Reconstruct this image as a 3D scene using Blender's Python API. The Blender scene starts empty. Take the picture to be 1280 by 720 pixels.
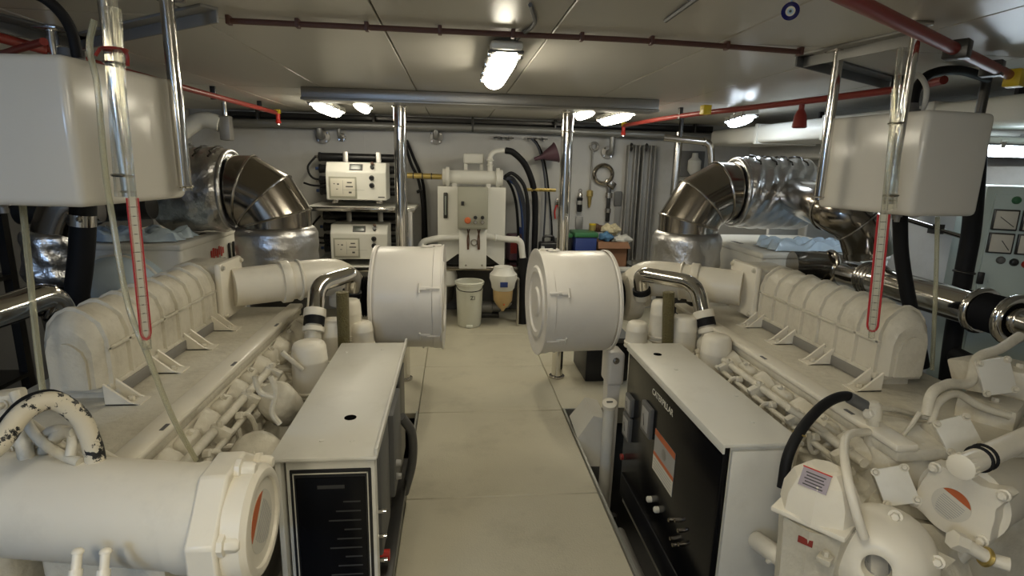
import bpy, bmesh, math, random
from mathutils import Vector, Matrix

random.seed(7)
scene = bpy.context.scene
C = scene.collection
PI = math.pi

# ------------------------------------------------------------------ camera
FPX = 700.0
EYE = Vector((0.0, 0.0, 1.4))
YAW, PITCH, ROLL = math.radians(6.0), math.radians(12.5), math.radians(1.4)
_f = Vector((math.sin(YAW) * math.cos(PITCH), math.cos(YAW) * math.cos(PITCH), -math.sin(PITCH)))
_r0 = Vector((math.cos(YAW), -math.sin(YAW), 0.0))
_u0 = _r0.cross(_f)
CR = _r0 * math.cos(ROLL) + _u0 * math.sin(ROLL)
CU = _u0 * math.cos(ROLL) - _r0 * math.sin(ROLL)
CF = _f
camd = bpy.data.cameras.new('camera')
camd.sensor_width = 36.0
camd.lens = FPX / 1280.0 * 36.0
camd.clip_start = 0.02
cam = bpy.data.objects.new('camera', camd)
M4 = Matrix((CR, CU, -CF)).transposed().to_4x4()
M4.translation = EYE
cam.matrix_world = M4
C.objects.link(cam)
scene.camera = cam

# ------------------------------------------------------------------ world and exposure
wd = bpy.data.worlds.new('world')
scene.world = wd
wd.use_nodes = True
wd.node_tree.nodes['Background'].inputs[0].default_value = (0.75, 0.8, 0.9, 1)
wd.node_tree.nodes['Background'].inputs[1].default_value = 0.05
scene.view_settings.view_transform = 'Standard'
scene.view_settings.look = 'None'
scene.view_settings.gamma = 1.0
scene.view_settings.use_curve_mapping = False
scene.view_settings.exposure = 1.0
LAMP_W, LAMP_C, LAMP_D = 15.5, 13.0, 50.0        # strength of the warm, the cool and the added daylight stand-in lamps


def W(px, py, X=None, Y=None, Z=None):
    """a point of the room seen at photograph pixel (px, py) on the plane X=, Y= or Z="""
    d = CR * ((px - 640) / FPX) - CU * ((py - 360) / FPX) + CF
    if X is not None:
        t = (X - EYE.x) / d.x
    elif Y is not None:
        t = (Y - EYE.y) / d.y
    else:
        t = (Z - EYE.z) / d.z
    return EYE + d * t


# ------------------------------------------------------------------ materials
MATS = {}


def mat(name, col, rough=0.5, metal=0.0, bump=0.0, bscale=40.0, vary=0.0, vscale=6.0, emit=None, estr=0.0,
        trans=0.0, alpha=1.0, stretch=None, coat=0.0, dirt=None, dscale=3.0, damt=0.5, dlo=.52, dhi=.75, ior=1.45, spec=0.5):
    m = bpy.data.materials.new(name)
    m.use_nodes = True
    nt = m.node_tree
    b = nt.nodes['Principled BSDF']
    col4 = (*col, 1)
    b.inputs['Base Color'].default_value = col4
    b.inputs['Roughness'].default_value = rough
    b.inputs['Metallic'].default_value = metal
    b.inputs['IOR'].default_value = ior
    b.inputs['Specular IOR Level'].default_value = spec
    if coat:
        b.inputs['Coat Weight'].default_value = coat
        b.inputs['Coat Roughness'].default_value = 0.12
    if trans:
        b.inputs['Transmission Weight'].default_value = trans
    if alpha < 1:
        b.inputs['Alpha'].default_value = alpha
    if emit:
        b.inputs['Emission Color'].default_value = (*emit, 1)
        b.inputs['Emission Strength'].default_value = estr
    tc = mp = None
    if bump or vary or dirt:
        tc = nt.nodes.new('ShaderNodeTexCoord')
        mp = nt.nodes.new('ShaderNodeMapping')
        if stretch:
            mp.inputs['Scale'].default_value = stretch
        nt.links.new(tc.outputs['Object'], mp.inputs['Vector'])
    out = None
    if vary:
        n = nt.nodes.new('ShaderNodeTexNoise')
        n.inputs['Scale'].default_value = vscale
        n.inputs['Detail'].default_value = 5
        nt.links.new(mp.outputs[0], n.inputs['Vector'])
        mx = nt.nodes.new('ShaderNodeMix')
        mx.data_type = 'RGBA'
        lo = tuple(max(0, c * (1 - vary)) for c in col)
        hi = tuple(min(1, c * (1 + vary)) for c in col)
        mx.inputs[6].default_value = (*lo, 1)
        mx.inputs[7].default_value = (*hi, 1)
        nt.links.new(n.outputs['Fac'], mx.inputs[0])
        nt.links.new(mx.outputs[2], b.inputs['Base Color'])
        out = mx.outputs[2]
    if dirt:
        n = nt.nodes.new('ShaderNodeTexNoise')
        n.inputs['Scale'].default_value = dscale
        n.inputs['Detail'].default_value = 8
        n.inputs['Roughness'].default_value = 0.7
        nt.links.new(mp.outputs[0], n.inputs['Vector'])
        rp = nt.nodes.new('ShaderNodeMapRange')
        rp.inputs[1].default_value = dlo
        rp.inputs[2].default_value = dhi
        rp.inputs[3].default_value = 0
        rp.inputs[4].default_value = damt
        nt.links.new(n.outputs['Fac'], rp.inputs[0])
        mx = nt.nodes.new('ShaderNodeMix')
        mx.data_type = 'RGBA'
        nt.links.new(rp.outputs[0], mx.inputs[0])
        if out:
            nt.links.new(out, mx.inputs[6])
        else:
            mx.inputs[6].default_value = col4
        mx.inputs[7].default_value = (*dirt, 1)
        nt.links.new(mx.outputs[2], b.inputs['Base Color'])
    if bump:
        n = nt.nodes.new('ShaderNodeTexNoise')
        n.inputs['Scale'].default_value = bscale
        n.inputs['Detail'].default_value = 4
        nt.links.new(mp.outputs[0], n.inputs['Vector'])
        bp = nt.nodes.new('ShaderNodeBump')
        bp.inputs['Strength'].default_value = bump
        bp.inputs['Distance'].default_value = 0.02
        nt.links.new(n.outputs['Fac'], bp.inputs['Height'])
        nt.links.new(bp.outputs[0], b.inputs['Normal'])
    MATS[name] = m
    return m


mat('engine_paint', (.635, .592, .485), .38, vary=.06, dirt=(.27, .235, .165), dscale=6, damt=.6, dlo=.48, dhi=.78, bump=.22, bscale=45)
mat('cream_paint', (.78, .73, .615), .32, vary=.04, dirt=(.40, .36, .28), dscale=5, damt=.25)
mat('drum_paint', (.76, .725, .66), .33, vary=.03, dirt=(.5, .45, .36), dscale=4, damt=.2)
mat('panel_paint', (.66, .64, .57), .42, vary=.04, dirt=(.45, .42, .34), dscale=7, damt=.3)
mat('floor_plate', (.50, .465, .355), .40, vary=.12, vscale=4, dirt=(.27, .245, .175), dscale=3.0, damt=.5, bump=.15, bscale=140)
mat('floor_edge', (.36, .36, .33), .4, metal=.6)
mat('bilge', (.028, .026, .022), .6, vary=.5)
mat('ceiling_panel', (.50, .48, .43), .30, vary=.03, bump=.03, bscale=3)
mat('wall_paint', (.47, .465, .445), .40, vary=.06, dirt=(.29, .27, .23), dscale=2.5, damt=.45, bump=.05, bscale=4)
mat('tank_paint', (.64, .615, .55), .20, vary=.03, bump=.03, bscale=2.5)
mat('chrome', (.72, .70, .66), .10, metal=1, vary=.05)
mat('steel', (.50, .48, .45), .22, metal=1, vary=.08)
mat('galvanised', (.26, .26, .25), .42, metal=.55, vary=.12, vscale=14)
mat('channel_grey', (.27, .265, .25), .5, metal=.3, vary=.1, vscale=5)
mat('steel_dark', (.34, .31, .27), .16, metal=1, vary=.1)
mat('aluminium', (.42, .41, .39), .38, metal=.9, vary=.06, stretch=(30, 30, 1))
mat('foil', (.72, .72, .73), .30, metal=1, bump=.6, bscale=22, stretch=(1.0, 1.0, 1.0))
mat('foil_lower', (.60, .59, .58), .36, metal=1, bump=.25, bscale=26)
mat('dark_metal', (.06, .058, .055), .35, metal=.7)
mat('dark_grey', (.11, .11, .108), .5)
mat('black', (.012, .012, .013), .35)
mat('black_gloss', (.005, .005, .006), .2, coat=.0, spec=.2)
mat('void', (.004, .004, .004), 1.0, spec=0.0)
mat('rubber', (.009, .009, .010), .6, spec=.25)
mat('hose_grey', (.05, .055, .07), .5)
mat('blue_hose', (.03, .06, .17), .45)
mat('white_plastic', (.68, .67, .61), .35, vary=.02)
mat('bucket_white', (.70, .70, .60), .35)
mat('white_pipe', (.62, .61, .56), .4, vary=.05)
mat('grey_box', (.34, .335, .27), .45)
mat('cabinet_green', (.44, .52, .49), .4)
mat('red_pipe', (.24, .030, .022), .38)
mat('brown_strip', (.10, .045, .035), .5)
mat('red', (.50, .03, .02), .4)
mat('red_line', (.46, .030, .035), .35)
mat('yellow', (.62, .45, .02), .4)
mat('brass', (.48, .36, .12), .35, metal=.7)
mat('amber', (.48, .33, .15), .3, coat=.3, vary=.15, vscale=14)
mat('blue', (.025, .045, .17), .4)
mat('navy', (.012, .012, .10), .15)
mat('light_blue', (.30, .45, .62), .3)
mat('green_lid', (.03, .13, .05), .45)
mat('cardboard', (.21, .105, .055), .75, vary=.15)
mat('cloth_blue', (.07, .17, .30), .8, vary=.2, vscale=30)
mat('cloth_white', (.55, .54, .48), .85, vary=.15, vscale=30)
mat('cloth_spot', (.52, .46, .30), .85, vary=.45, vscale=40)
mat('purple', (.10, .05, .065), .45)
mat('orange', (.50, .125, .04), .5)
mat('sticker', (.62, .59, .50), .5)
mat('sticker_grey', (.34, .33, .31), .5)
mat('sticker_violet', (.38, .33, .36), .5)
mat('print_dark', (.07, .065, .06), .6)
mat('sheet_blue', (.50, .60, .68), .25, vary=.06, bump=.35, bscale=9)
mat('tubing', (.62, .60, .42), .12, trans=.55, alpha=.75)
mat('clear_tube', (.80, .78, .62), .06, trans=.85, alpha=.45)
mat('strip_white', (.64, .62, .52), .4)
mat('lens', (.9, .9, .88), .3, emit=(1.0, .915, .72), estr=LAMP_W)
mat('lens_cool', (.9, .9, .9), .3, emit=(.78, .89, 1.0), estr=LAMP_C)
mat('lens_day', (.9, .9, .9), .3, emit=(.40, .62, 1.0), estr=LAMP_D)
mat('faint_print', (.045, .045, .045), .5)
mat('glass_green', (.25, .28, .26), .1)
mat('lcd', (.05, .065, .05), .15)
mat('wire_brown', (.10, .05, .03), .5)
mat('braid', (.18, .155, .07), .4, metal=.4, bump=.9, bscale=160)
mat('chipped', (.62, .56, .43), .45, dirt=(.012, .012, .012), dscale=26, damt=1.0, dlo=.545, dhi=.565)
mat('flange', (.30, .29, .27), .45, metal=.5)


# ------------------------------------------------------------------ mesh building
ORG = {}


def V(*a):
    return Vector(a[0]) if len(a) == 1 else Vector(a)


def frame(d):
    d = V(d).normalized()
    a = Vector((0, 0, 1)) if abs(d.z) < .9 else Vector((1, 0, 0))
    u = d.cross(a).normalized()
    return u, d.cross(u).normalized(), d


def spline(pts, k=6):
    pts = [V(p) for p in pts]
    if len(pts) < 3 or k < 2:
        return pts
    P = [pts[0] * 2 - pts[1]] + pts + [pts[-1] * 2 - pts[-2]]
    out = []
    for i in range(1, len(P) - 2):
        a, b, c, d = P[i - 1:i + 3]
        for j in range(k):
            t = j / k
            out.append(.5 * (2 * b + (c - a) * t + (2 * a - 5 * b + 4 * c - d) * t * t + (3 * b - a - 3 * c + d) * t ** 3))
    out.append(pts[-1])
    return out


def rpath(pts, rad, k=6):
    """polyline with rounded corners"""
    pts = [V(p) for p in pts]
    out = [pts[0]]
    for i in range(1, len(pts) - 1):
        p, a, b = pts[i], pts[i - 1], pts[i + 1]
        da, db = (a - p), (b - p)
        r = min(rad, da.length * .49, db.length * .49)
        s, e = p + da.normalized() * r, p + db.normalized() * r
        for j in range(k + 1):
            t = j / k
            out.append((1 - t) ** 2 * s + 2 * t * (1 - t) * p + t * t * e)
    out.append(pts[-1])
    return out


class MB:
    def __init__(self):
        self.bm = bmesh.new()

    def _add(self, verts, faces):
        vs = [self.bm.verts.new(v) for v in verts]
        for f in faces:
            try:
                self.bm.faces.new([vs[i] for i in f])
            except ValueError:
                pass
        return self

    def obox(self, c, size, rot=None, bev=0.0, seg=2):
        t = bmesh.new()
        bmesh.ops.create_cube(t, size=1.0)
        bmesh.ops.scale(t, vec=V(size), verts=t.verts)
        if bev:
            bmesh.ops.bevel(t, geom=t.edges[:], offset=bev, segments=seg, profile=.5, affect='EDGES')
        m = Matrix.Translation(V(c))
        if rot is not None:
            m = m @ (rot.to_4x4() if isinstance(rot, Matrix) else Matrix.Rotation(rot, 4, 'Z'))
        bmesh.ops.transform(t, matrix=m, verts=t.verts)
        me = bpy.data.meshes.new('t')
        t.to_mesh(me)
        t.free()
        self.bm.from_mesh(me)
        bpy.data.meshes.remove(me)
        return self

    def box(self, x0, x1, y0, y1, z0, z1, bev=0.0, seg=2):
        return self.obox(((x0 + x1) / 2, (y0 + y1) / 2, (z0 + z1) / 2), (abs(x1 - x0), abs(y1 - y0), abs(z1 - z0)), None, bev, seg)

    def loft(self, rings, cap=True, close=False):
        n = len(rings[0])
        verts = [v for r in rings for v in r]
        faces = []
        m = len(rings)
        for i in range(m if close else m - 1):
            for j in range(n):
                a, b = i * n + j, i * n + (j + 1) % n
                c, d = ((i + 1) % m) * n + (j + 1) % n, ((i + 1) % m) * n + j
                faces.append((a, b, c, d))
        if cap and not close:
            faces.append(tuple(range(n - 1, -1, -1)))
            faces.append(tuple((m - 1) * n + j for j in range(n)))
        return self._add(verts, faces)

    def lathe(self, p, d, prof, n=24, cap=True):
        """profile [(distance along d, radius)] revolved about the axis p + t*d"""
        u, v, w = frame(d)
        p = V(p)
        rings = []
        for t, r in prof:
            r = max(r, 1e-4)
            rings.append([p + w * t + (u * math.cos(2 * PI * j / n) + v * math.sin(2 * PI * j / n)) * r for j in range(n)])
        return self.loft(rings, cap)

    def cyl(self, a, b, r, r2=None, n=24, bev=0.0):
        a, b = V(a), V(b)
        L = (b - a).length
        r2 = r if r2 is None else r2
        if bev:
            prof = [(0, r - bev), (bev * .3, r - bev * .3), (bev, r), (L - bev, r2), (L - bev * .3, r2 - bev * .3), (L, r2 - bev)]
        else:
            prof = [(0, r), (L, r2)]
        return self.lathe(a, b - a, prof, n)

    def tube(self, pts, r, n=10, cap=True):
        pts = [V(p) for p in pts]
        m = len(pts)
        rr = r if isinstance(r, (list, tuple)) else [r] * m
        rings = []
        t0 = (pts[1] - pts[0]).normalized()
        u, v, _ = frame(t0)
        for i in range(m):
            t = (pts[min(i + 1, m - 1)] - pts[max(i - 1, 0)]).normalized()
            q = t0.rotation_difference(t)
            u = q @ u
            v = q @ v
            t0 = t
            rings.append([pts[i] + (u * math.cos(2 * PI * j / n) + v * math.sin(2 * PI * j / n)) * rr[i] for j in range(n)])
        return self.loft(rings, cap)

    def torus(self, c, d, R, r, n=28, k=10):
        u, v, w = frame(d)
        c = V(c)
        rings = []
        for i in range(n):
            a = 2 * PI * i / n
            e = u * math.cos(a) + v * math.sin(a)
            rings.append([c + e * (R + r * math.cos(2 * PI * j / k)) + w * (r * math.sin(2 * PI * j / k)) for j in range(k)])
        return self.loft(rings, False, True)

    def prism(self, poly, vec):
        poly = [V(p) for p in poly]
        vec = V(vec)
        return self.loft([poly, [p + vec for p in poly]])

    def ball(self, c, r, n=16, sx=1, sy=1, sz=1, rot=None):
        t = bmesh.new()
        bmesh.ops.create_uvsphere(t, u_segments=n, v_segments=max(6, n * 2 // 3), radius=1)
        m = Matrix.Translation(V(c))
        if rot is not None:
            m = m @ rot.to_4x4()
        m = m @ Matrix.Diagonal((r * sx, r * sy, r * sz, 1))
        bmesh.ops.transform(t, matrix=m, verts=t.verts)
        me = bpy.data.meshes.new('t')
        t.to_mesh(me)
        t.free()
        self.bm.from_mesh(me)
        bpy.data.meshes.remove(me)
        return self

    def bolt(self, p, d, r=.01, h=.012):
        d = V(d).normalized()
        p = V(p)
        self.lathe(p - d * .002, d, [(0, r * 1.5), (.003, r * 1.5)], 12)
        self.lathe(p, d, [(0, r), (h * .8, r), (h, r * .8)], 6)
        return self

    def build(self, name, m, parent=None, ang=38, jitter=0):
        bm = self.bm
        if jitter:
            for v in bm.verts:
                v.co += Vector((random.uniform(-1, 1), random.uniform(-1, 1), random.uniform(-1, 1))) * jitter
        org = ORG.get(parent.name, Vector()) if parent else Vector()
        if org.length:
            bmesh.ops.translate(bm, vec=-org, verts=bm.verts)
        bmesh.ops.recalc_face_normals(bm, faces=bm.faces)
        me = bpy.data.meshes.new(name)
        bm.to_mesh(me)
        bm.free()
        me.materials.append(MATS[m])
        me.polygons.foreach_set('use_smooth', [True] * len(me.polygons))
        me.set_sharp_from_angle(angle=math.radians(ang))
        o = bpy.data.objects.new(name, me)
        C.objects.link(o)
        if parent:
            o.parent = parent
            ORG[o.name] = org
        return o


def tag(o, label=None, cat=None, group=None, kind=None):
    if label:
        o['label'] = label
    if cat:
        o['category'] = cat
    if group:
        o['group'] = group
    if kind:
        o['kind'] = kind
    return o


def thing(name, loc, label, cat, group=None):
    o = bpy.data.objects.new(name, None)
    o.empty_display_size = .1
    C.objects.link(o)
    o.location = V(loc)
    ORG[o.name] = V(loc)
    return tag(o, label, cat, group)


def single(name, mb, m, label, cat, group=None, ang=38):
    """a thing that is one mesh: origin at the middle of its base"""
    bm = mb.bm
    xs = [v.co.x for v in bm.verts]
    ys = [v.co.y for v in bm.verts]
    zs = [v.co.z for v in bm.verts]
    base = Vector(((min(xs) + max(xs)) / 2, (min(ys) + max(ys)) / 2, min(zs)))
    bmesh.ops.translate(bm, vec=-base, verts=bm.verts)
    o = mb.build(name, m, None, ang)
    o.location = base
    ORG[o.name] = base
    return tag(o, label, cat, group)


def copy_tree(o, loc, label=None, rotz=None):
    r = o.copy()
    C.objects.link(r)
    r.location = V(loc)
    if rotz is not None:
        r.rotation_euler = (0, 0, rotz)
    if label:
        r['label'] = label
    for ch in list(o.children):
        c = ch.copy()
        C.objects.link(c)
        c.parent = r
        for g in list(ch.children):
            d = g.copy()
            C.objects.link(d)
            d.parent = c
    return r


def text(name, body, m, parent, origin, right, up, size, ext=.0006):
    """flat lettering on a surface: origin is the middle of the word"""
    cu = bpy.data.curves.new(name, 'FONT')
    cu.body = body
    cu.size = size
    cu.align_x = 'CENTER'
    cu.align_y = 'CENTER'
    cu.extrude = ext
    tmp = bpy.data.objects.new(name, cu)
    C.objects.link(tmp)
    me = bpy.data.meshes.new_from_object(tmp.evaluated_get(bpy.context.evaluated_depsgraph_get()))
    bpy.data.objects.remove(tmp)
    me.materials.clear()
    me.materials.append(MATS[m])
    o = bpy.data.objects.new(name, me)
    C.objects.link(o)
    r, u = V(right).normalized(), V(up).normalized()
    n = r.cross(u).normalized()
    mm = Matrix((r, u, n)).transposed().to_4x4()
    org = ORG.get(parent.name, Vector())
    mm.translation = V(origin) - org
    o.parent = parent
    o.matrix_local = mm
    ORG[o.name] = org
    return o


def struct(name, mb, m, parent=None, ang=38):
    o = mb.build(name, m, parent, ang)
    if not parent:
        tag(o, kind='structure')
    return o


XC = 0.19
ZC = 1.80
YB = 5.35


# ================================================================== THE SETTING
XL, XR, YF = -2.7, 3.3, -2.2
o = struct('floor', MB().box(XL, XR, YF, YB, -.62, -.60), 'bilge')
tag(o, label='dark bilge floor with beige walking plates laid above it')


def plates(rows):
    for (x0, x1, y0, y1) in rows:
        g = .0014
        struct('floor_panel', MB().box(x0 + g, x1 - g, y0 + g, y1 - g, -.035, 0, .004, 1), 'floor_plate', o)


AL, AR = -.205, .63
plates([(AL, AR, YF, .45), (AL, AR, .45, 1.31), (AL, AR, 1.31, 2.155), (AL, AR, 2.155, 3.0), (AL, AR, 3.0, 3.74), (AL, AR, 3.74, 4.5), (AL, AR, 4.5, YB),
        (AR, 1.3, 3.0, 3.74), (AR, 1.3, 3.74, 4.5), (AR, 1.3, 4.5, YB), (-.95, AL, 3.0, 3.74), (-.95, AL, 3.74, 4.5), (-.95, AL, 4.5, YB),
        (1.3, XR, 3.9, YB), (XL, -.95, 3.9, YB)])
# raised steel edge of the walkway and the joists under it
for x, nm in ((AL - .006, 'walkway_edge'), (AR + .006, 'walkway_edge')):
    struct(nm, MB().box(x - .006, x + .006, YF, 3.0, -.09, .012, .002, 1), 'floor_edge', o)
struct('walkway_edge', MB().box(AR, 1.0, 2.992, 3.004, -.09, .010, .002, 1), 'floor_edge', o)
for y in (.3, 1.3, 2.15, 2.99):
    struct('floor_joist', MB().box(AL, AR, y - .03, y + .03, -.6, -.036), 'dark_grey', o)

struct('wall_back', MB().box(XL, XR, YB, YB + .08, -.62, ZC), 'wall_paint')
struct('wall_left', MB().box(XL - .08, XL, YF, YB, -.62, ZC), 'dark_grey')  # dark grey stands in for the unlit side and its dark machinery
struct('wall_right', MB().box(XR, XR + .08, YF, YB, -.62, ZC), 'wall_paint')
struct('wall_front', MB().box(XL, XR, YF - .08, YF, -.62, ZC), 'wall_paint')
cl = struct('ceiling', MB().box(XL, XR, YF, YB, ZC + .02, ZC + .08), 'dark_grey')
cx = [XL, -1.9, -1.3, -.76, -.22, .30, .85, 1.36, 1.95, 2.6, XR]
cy = [YF, -.6, .95, 1.87, 3.52, YB]
for i in range(len(cx) - 1):
    for j in range(len(cy) - 1):
        struct('ceiling_panel', MB().box(cx[i] + .002, cx[i + 1] - .002, cy[j] + .002, cy[j + 1] - .002, ZC, ZC + .02, .003, 1), 'ceiling_panel', cl)
# wall panel joints on the back wall (thin cover strips)
wb = bpy.data.objects['wall_back']
for px in (455, 563, 700):
    x = W(px, 200, Y=YB).x
    struct('cover_strip', MB().box(x - .012, x + .012, YB - .005, YB, .45, 1.62), 'wall_paint', wb)
# deck stringer: dark shelf-like longitudinal beams on both sides, up under the ceiling
for s, x0, x1 in ((0, XL, -2.3), (1, 2.85, XR)):
    struct('trim_%d' % (s + 1), MB().box(x0, x1, 2.2, YB, 1.50, ZC, .01, 1), 'wall_paint')

# transverse ceiling beam with chrome posts
b = thing('ceiling_beam', (.18, 3.52, 1.735), 'grey steel beam across the ceiling carried by two chrome posts', 'beam')
MB().box(-.87, 1.23, 3.44, 3.60, 1.737, ZC, .006).build('web', 'aluminium', b)
MB().box(-.87, 1.23, 3.425, 3.615, 1.728, 1.74, .003).build('flange_plate', 'aluminium', b)
for px, nm in ((501, 'chrome support post beside the white water maker shelf'), (707, 'chrome support post beside the bench with boxes and bottles')):
    x = W(px, 215, Y=3.52).x
    t = thing('support_post', (x, 3.52, 0), nm, 'post')
    MB().cyl((x, 3.52, .012), (x, 3.52, 1.728), .037, n=28).build('tube', 'chrome', t)
    MB().lathe((x, 3.52, 0), (0, 0, 1), [(0, .052), (.012, .052), (.014, .048)], 28).build('base_plate', 'steel', t)
    MB().torus((x, 3.52, 1.60), (0, 0, 1), .038, .004).torus((x, 3.52, 1.715), (0, 0, 1), .039, .006).build('collar', 'chrome', t)
    for a in range(4):
        MB().bolt((x + .044 * math.cos(a * PI / 2 + .8), 3.52 + .044 * math.sin(a * PI / 2 + .8), .013), (0, 0, 1), .003, .004).build('bolt', 'steel', t)

# brown conduit across the ceiling, clips
c0 = thing('ceiling_conduit', (.2, 1.87, 1.78), 'thin brown conduit clipped across the ceiling panels above the engines', 'conduit')
pts = [W(268, 15, Z=1.785), W(440, 6, Z=1.785), W(660, 2, Z=1.785), W(850, 30, Z=1.785), W(998, 66, Z=1.785)]
yy = [1.80, 1.80, 1.80, 1.84, 1.93]
pts = [(p.x, 1.83 + .1 * max(0, p.x - .6), 1.786) for p in pts]
MB().tube(spline(pts, 8), .0085, 8).build('tube', 'brown_strip', c0)
for p in spline(pts, 2)[::1]:
    MB().box(p.x - .006, p.x + .006, p.y - .014, p.y + .014, 1.775, ZC, .002).build('clip', 'brown_strip', c0)
c1 = thing('lamp_cable', (.2, 2.0, 1.79), 'thin dark cable running to the middle ceiling lamp', 'cable')
MB().tube(spline([W(663, 6, Z=1.792), W(668, 30, Z=1.792), W(650, 45, Z=1.792), W(640, 58, Z=1.79)], 5), .006, 6).build('cord', 'dark_grey', c1)
# dark cable from the middle of the room, up at the ceiling
single('ceiling_cable', MB().tube([W(832, 26, Z=1.792), W(868, 0, Z=1.792), W(890, -14, Z=1.792)], .006, 6), 'dark_grey', 'thin dark cable on the ceiling meeting the brown conduit', 'cable')


# ------------------------------------------------------------------ fluorescent lamps
def lamp(c, ang, L, label, lens='lens', w=.105, drop=.012, group=None):
    """vapour-proof ceiling lamp: local x is its length"""
    t = thing('ceiling_lamp', (0, 0, 0), label, 'lamp', group)
    MB().box(-L / 2, L / 2, -w / 2, w / 2, -.030, 0, .010).build('housing', 'white_plastic', t)
    rings = []
    for i in range(9):
        s = -1 + 2 * i / 8
        k = (1 - abs(s) ** 6) ** .5 if abs(s) < 1 else 0
        k = max(k, .25)
        ring = []
        for j in range(13):
            a = PI * j / 12
            ring.append(Vector((s * (L / 2 - .012), math.cos(a) * w * .46 * (.7 + .3 * k), -.030 - math.sin(a) * .052 * k)))
        rings.append(ring)
    d = MB().loft(rings).build('diffuser', lens, t)
    MB().box(-L / 2 + .01, L / 2 - .01, -w * .5 - .004, w * .5 + .004, -.036, -.028, .003).build('gasket', 'dark_grey', t)
    for sx in (-.42, -.14, .14, .42):
        for sy in (-1, 1):
            MB().box(sx * L - .012, sx * L + .012, sy * w * .5 - .006, sy * w * .5 + .006, -.046, -.012, .002).build('clip', 'chrome', t)
    MB().cyl((L / 2, 0, -.015), (L / 2 + .03, 0, -.015), .012, n=12).build('cable_gland', 'dark_grey', t)
    for sx in (-.3, .3):
        MB().cyl((sx * L, 0, 0), (sx * L, 0, drop + .001), .012, n=10).build('spacer', 'steel', t)
    t.location = (c[0], c[1], ZC - drop)
    t.rotation_euler = (0, 0, ang)
    return t


lamp((.167, 2.28), PI / 2, .72, 'lit fluorescent lamp on the ceiling above the walkway, before the beam')
lamp((-.89, 4.25), PI / 2, .74, 'lit fluorescent lamp near the red sprinkler over the water makers', w=.11)
lamp((-.60, 3.90), PI / 2, .5, 'short lit lamp on the ceiling above the water maker shelf post', w=.07)
lamp((.868, 3.86), PI / 2, .5, 'short lit lamp on the ceiling above the bench side chrome post', w=.07)
lamp((1.17, 4.2), PI / 2, .74, 'lit fluorescent lamp beside the red sprinkler over the bench', w=.11)
lamp((.167, .35), PI / 2, .72, 'lit fluorescent lamp on the ceiling over the near end of the walkway')
lamp((-.45, -.7), PI / 2, 1.2, 'unseen lamp added on the ceiling to brighten the near parts, tank side', w=.17)  # added out of view to lift the exchanger and near faces
lamp((.95, -.9), PI / 2, .9, 'unseen lamp added on the ceiling to brighten the near parts, cabinet side')  # second added fill lamp, out of view, for the near engine side
lamp((-1.75, -1.5), 0, .9, 'unseen added lamp standing in for daylight on the white tank end', 'lens_day')  # added bluish source in place of daylight from a hatch


# ================================================================== BACK WALL
def wx(px, Y=5.2, py=250):
    return W(px, py, Y=Y).x


def wz(py, Y=5.2, px=600):
    return W(px, py, Y=Y).z


# pipe run under the ceiling
t = thing('overhead_pipe', (.2, 5.2, 1.68), 'long grey pipe running under the ceiling along the back wall', 'pipe')
zp = wz(160, 5.2)
MB().tube(rpath([(wx(272, 5.1), 5.15, zp - .02), (.2, 5.2, zp), (wx(884), 5.15, zp - .02)], .2), .032, 16).build('tube', 'galvanised', t)
for px in (330, 470, 590, 690, 860):
    x = wx(px)
    MB().box(x - .01, x + .01, 5.165, 5.218, zp - .036, ZC, .003).build('hanger', 'dark_metal', t)
t = thing('gap_shade_tray', (.2, 5.27, 1.72), 'dark tray and cables added as the shaded gap behind the overhead pipe', 'tray')  # dark strip put in for the shadow above the overhead pipe
MB().box(wx(290, 5.27), wx(880, 5.27), 5.22, 5.345, 1.745, 1.785, .004).build('tray', 'dark_metal', t)
for i in range(4):
    MB().tube([(wx(290, 5.27), 5.235 + i * .025, 1.737), (wx(880, 5.27), 5.235 + i * .025, 1.737)], .011, 8).build('cable', 'rubber', t)

# pipe elbows that drop from the overhead pipe to the wall
for px, py, lab in ((403, 168, 'grey pipe elbow with flange on the wall above the upper water maker'),
                    (427, 168, 'small grey pipe elbow on the wall beside a larger flanged one'),
                    (545, 165, 'grey pipe elbow on the wall above the yellow banded pipe'),
                    (761, 178, 'grey pipe elbow with flange on the wall above the big wrench')):
    x, z = wx(px), wz(py + 5)
    t = thing('pipe_elbow', (x, 5.25, z), lab, 'pipe')
    k = .6 if px == 427 else 1
    MB().tube(rpath([(x, 5.2, zp + .0), (x, 5.2, z - .02), (x, 5.345, z - .02)], .06), .026 * k, 14).build('bend', 'galvanised', t)
    MB().lathe((x, 5.325, z - .02), (0, 1, 0), [(0, .05 * k), (.004, .062 * k), (.022, .062 * k)], 20).build('wall_flange', 'flange', t)
    for a in range(4):
        MB().bolt((x + .05 * k * math.cos(a * PI / 2 + .7), 5.325, z - .02 + .05 * k * math.sin(a * PI / 2 + .7)), (0, -1, 0), .006, .007).build('bolt', 'steel', t)
# row of little wall valves
for px, lab in ((620, 'small wall cock in the row above the white cooler cylinder'), (662, 'small wall cock in the row beside the purple funnel')):
    for k in range(3):
        x, z = wx(px + k * 9), wz(171)
        t = thing('wall_valve', (x, 5.33, z), lab, 'valve', 'wall cocks above the cooler' if px == 620 else 'wall cocks beside the funnel')
        MB().cyl((x, 5.345, z), (x, 5.29, z), .018, n=12).build('body', 'flange', t)
        MB().box(x - .028, x + .028, 5.282, 5.292, z - .006, z + .006, .002).build('lever', 'dark_metal', t)

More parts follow.
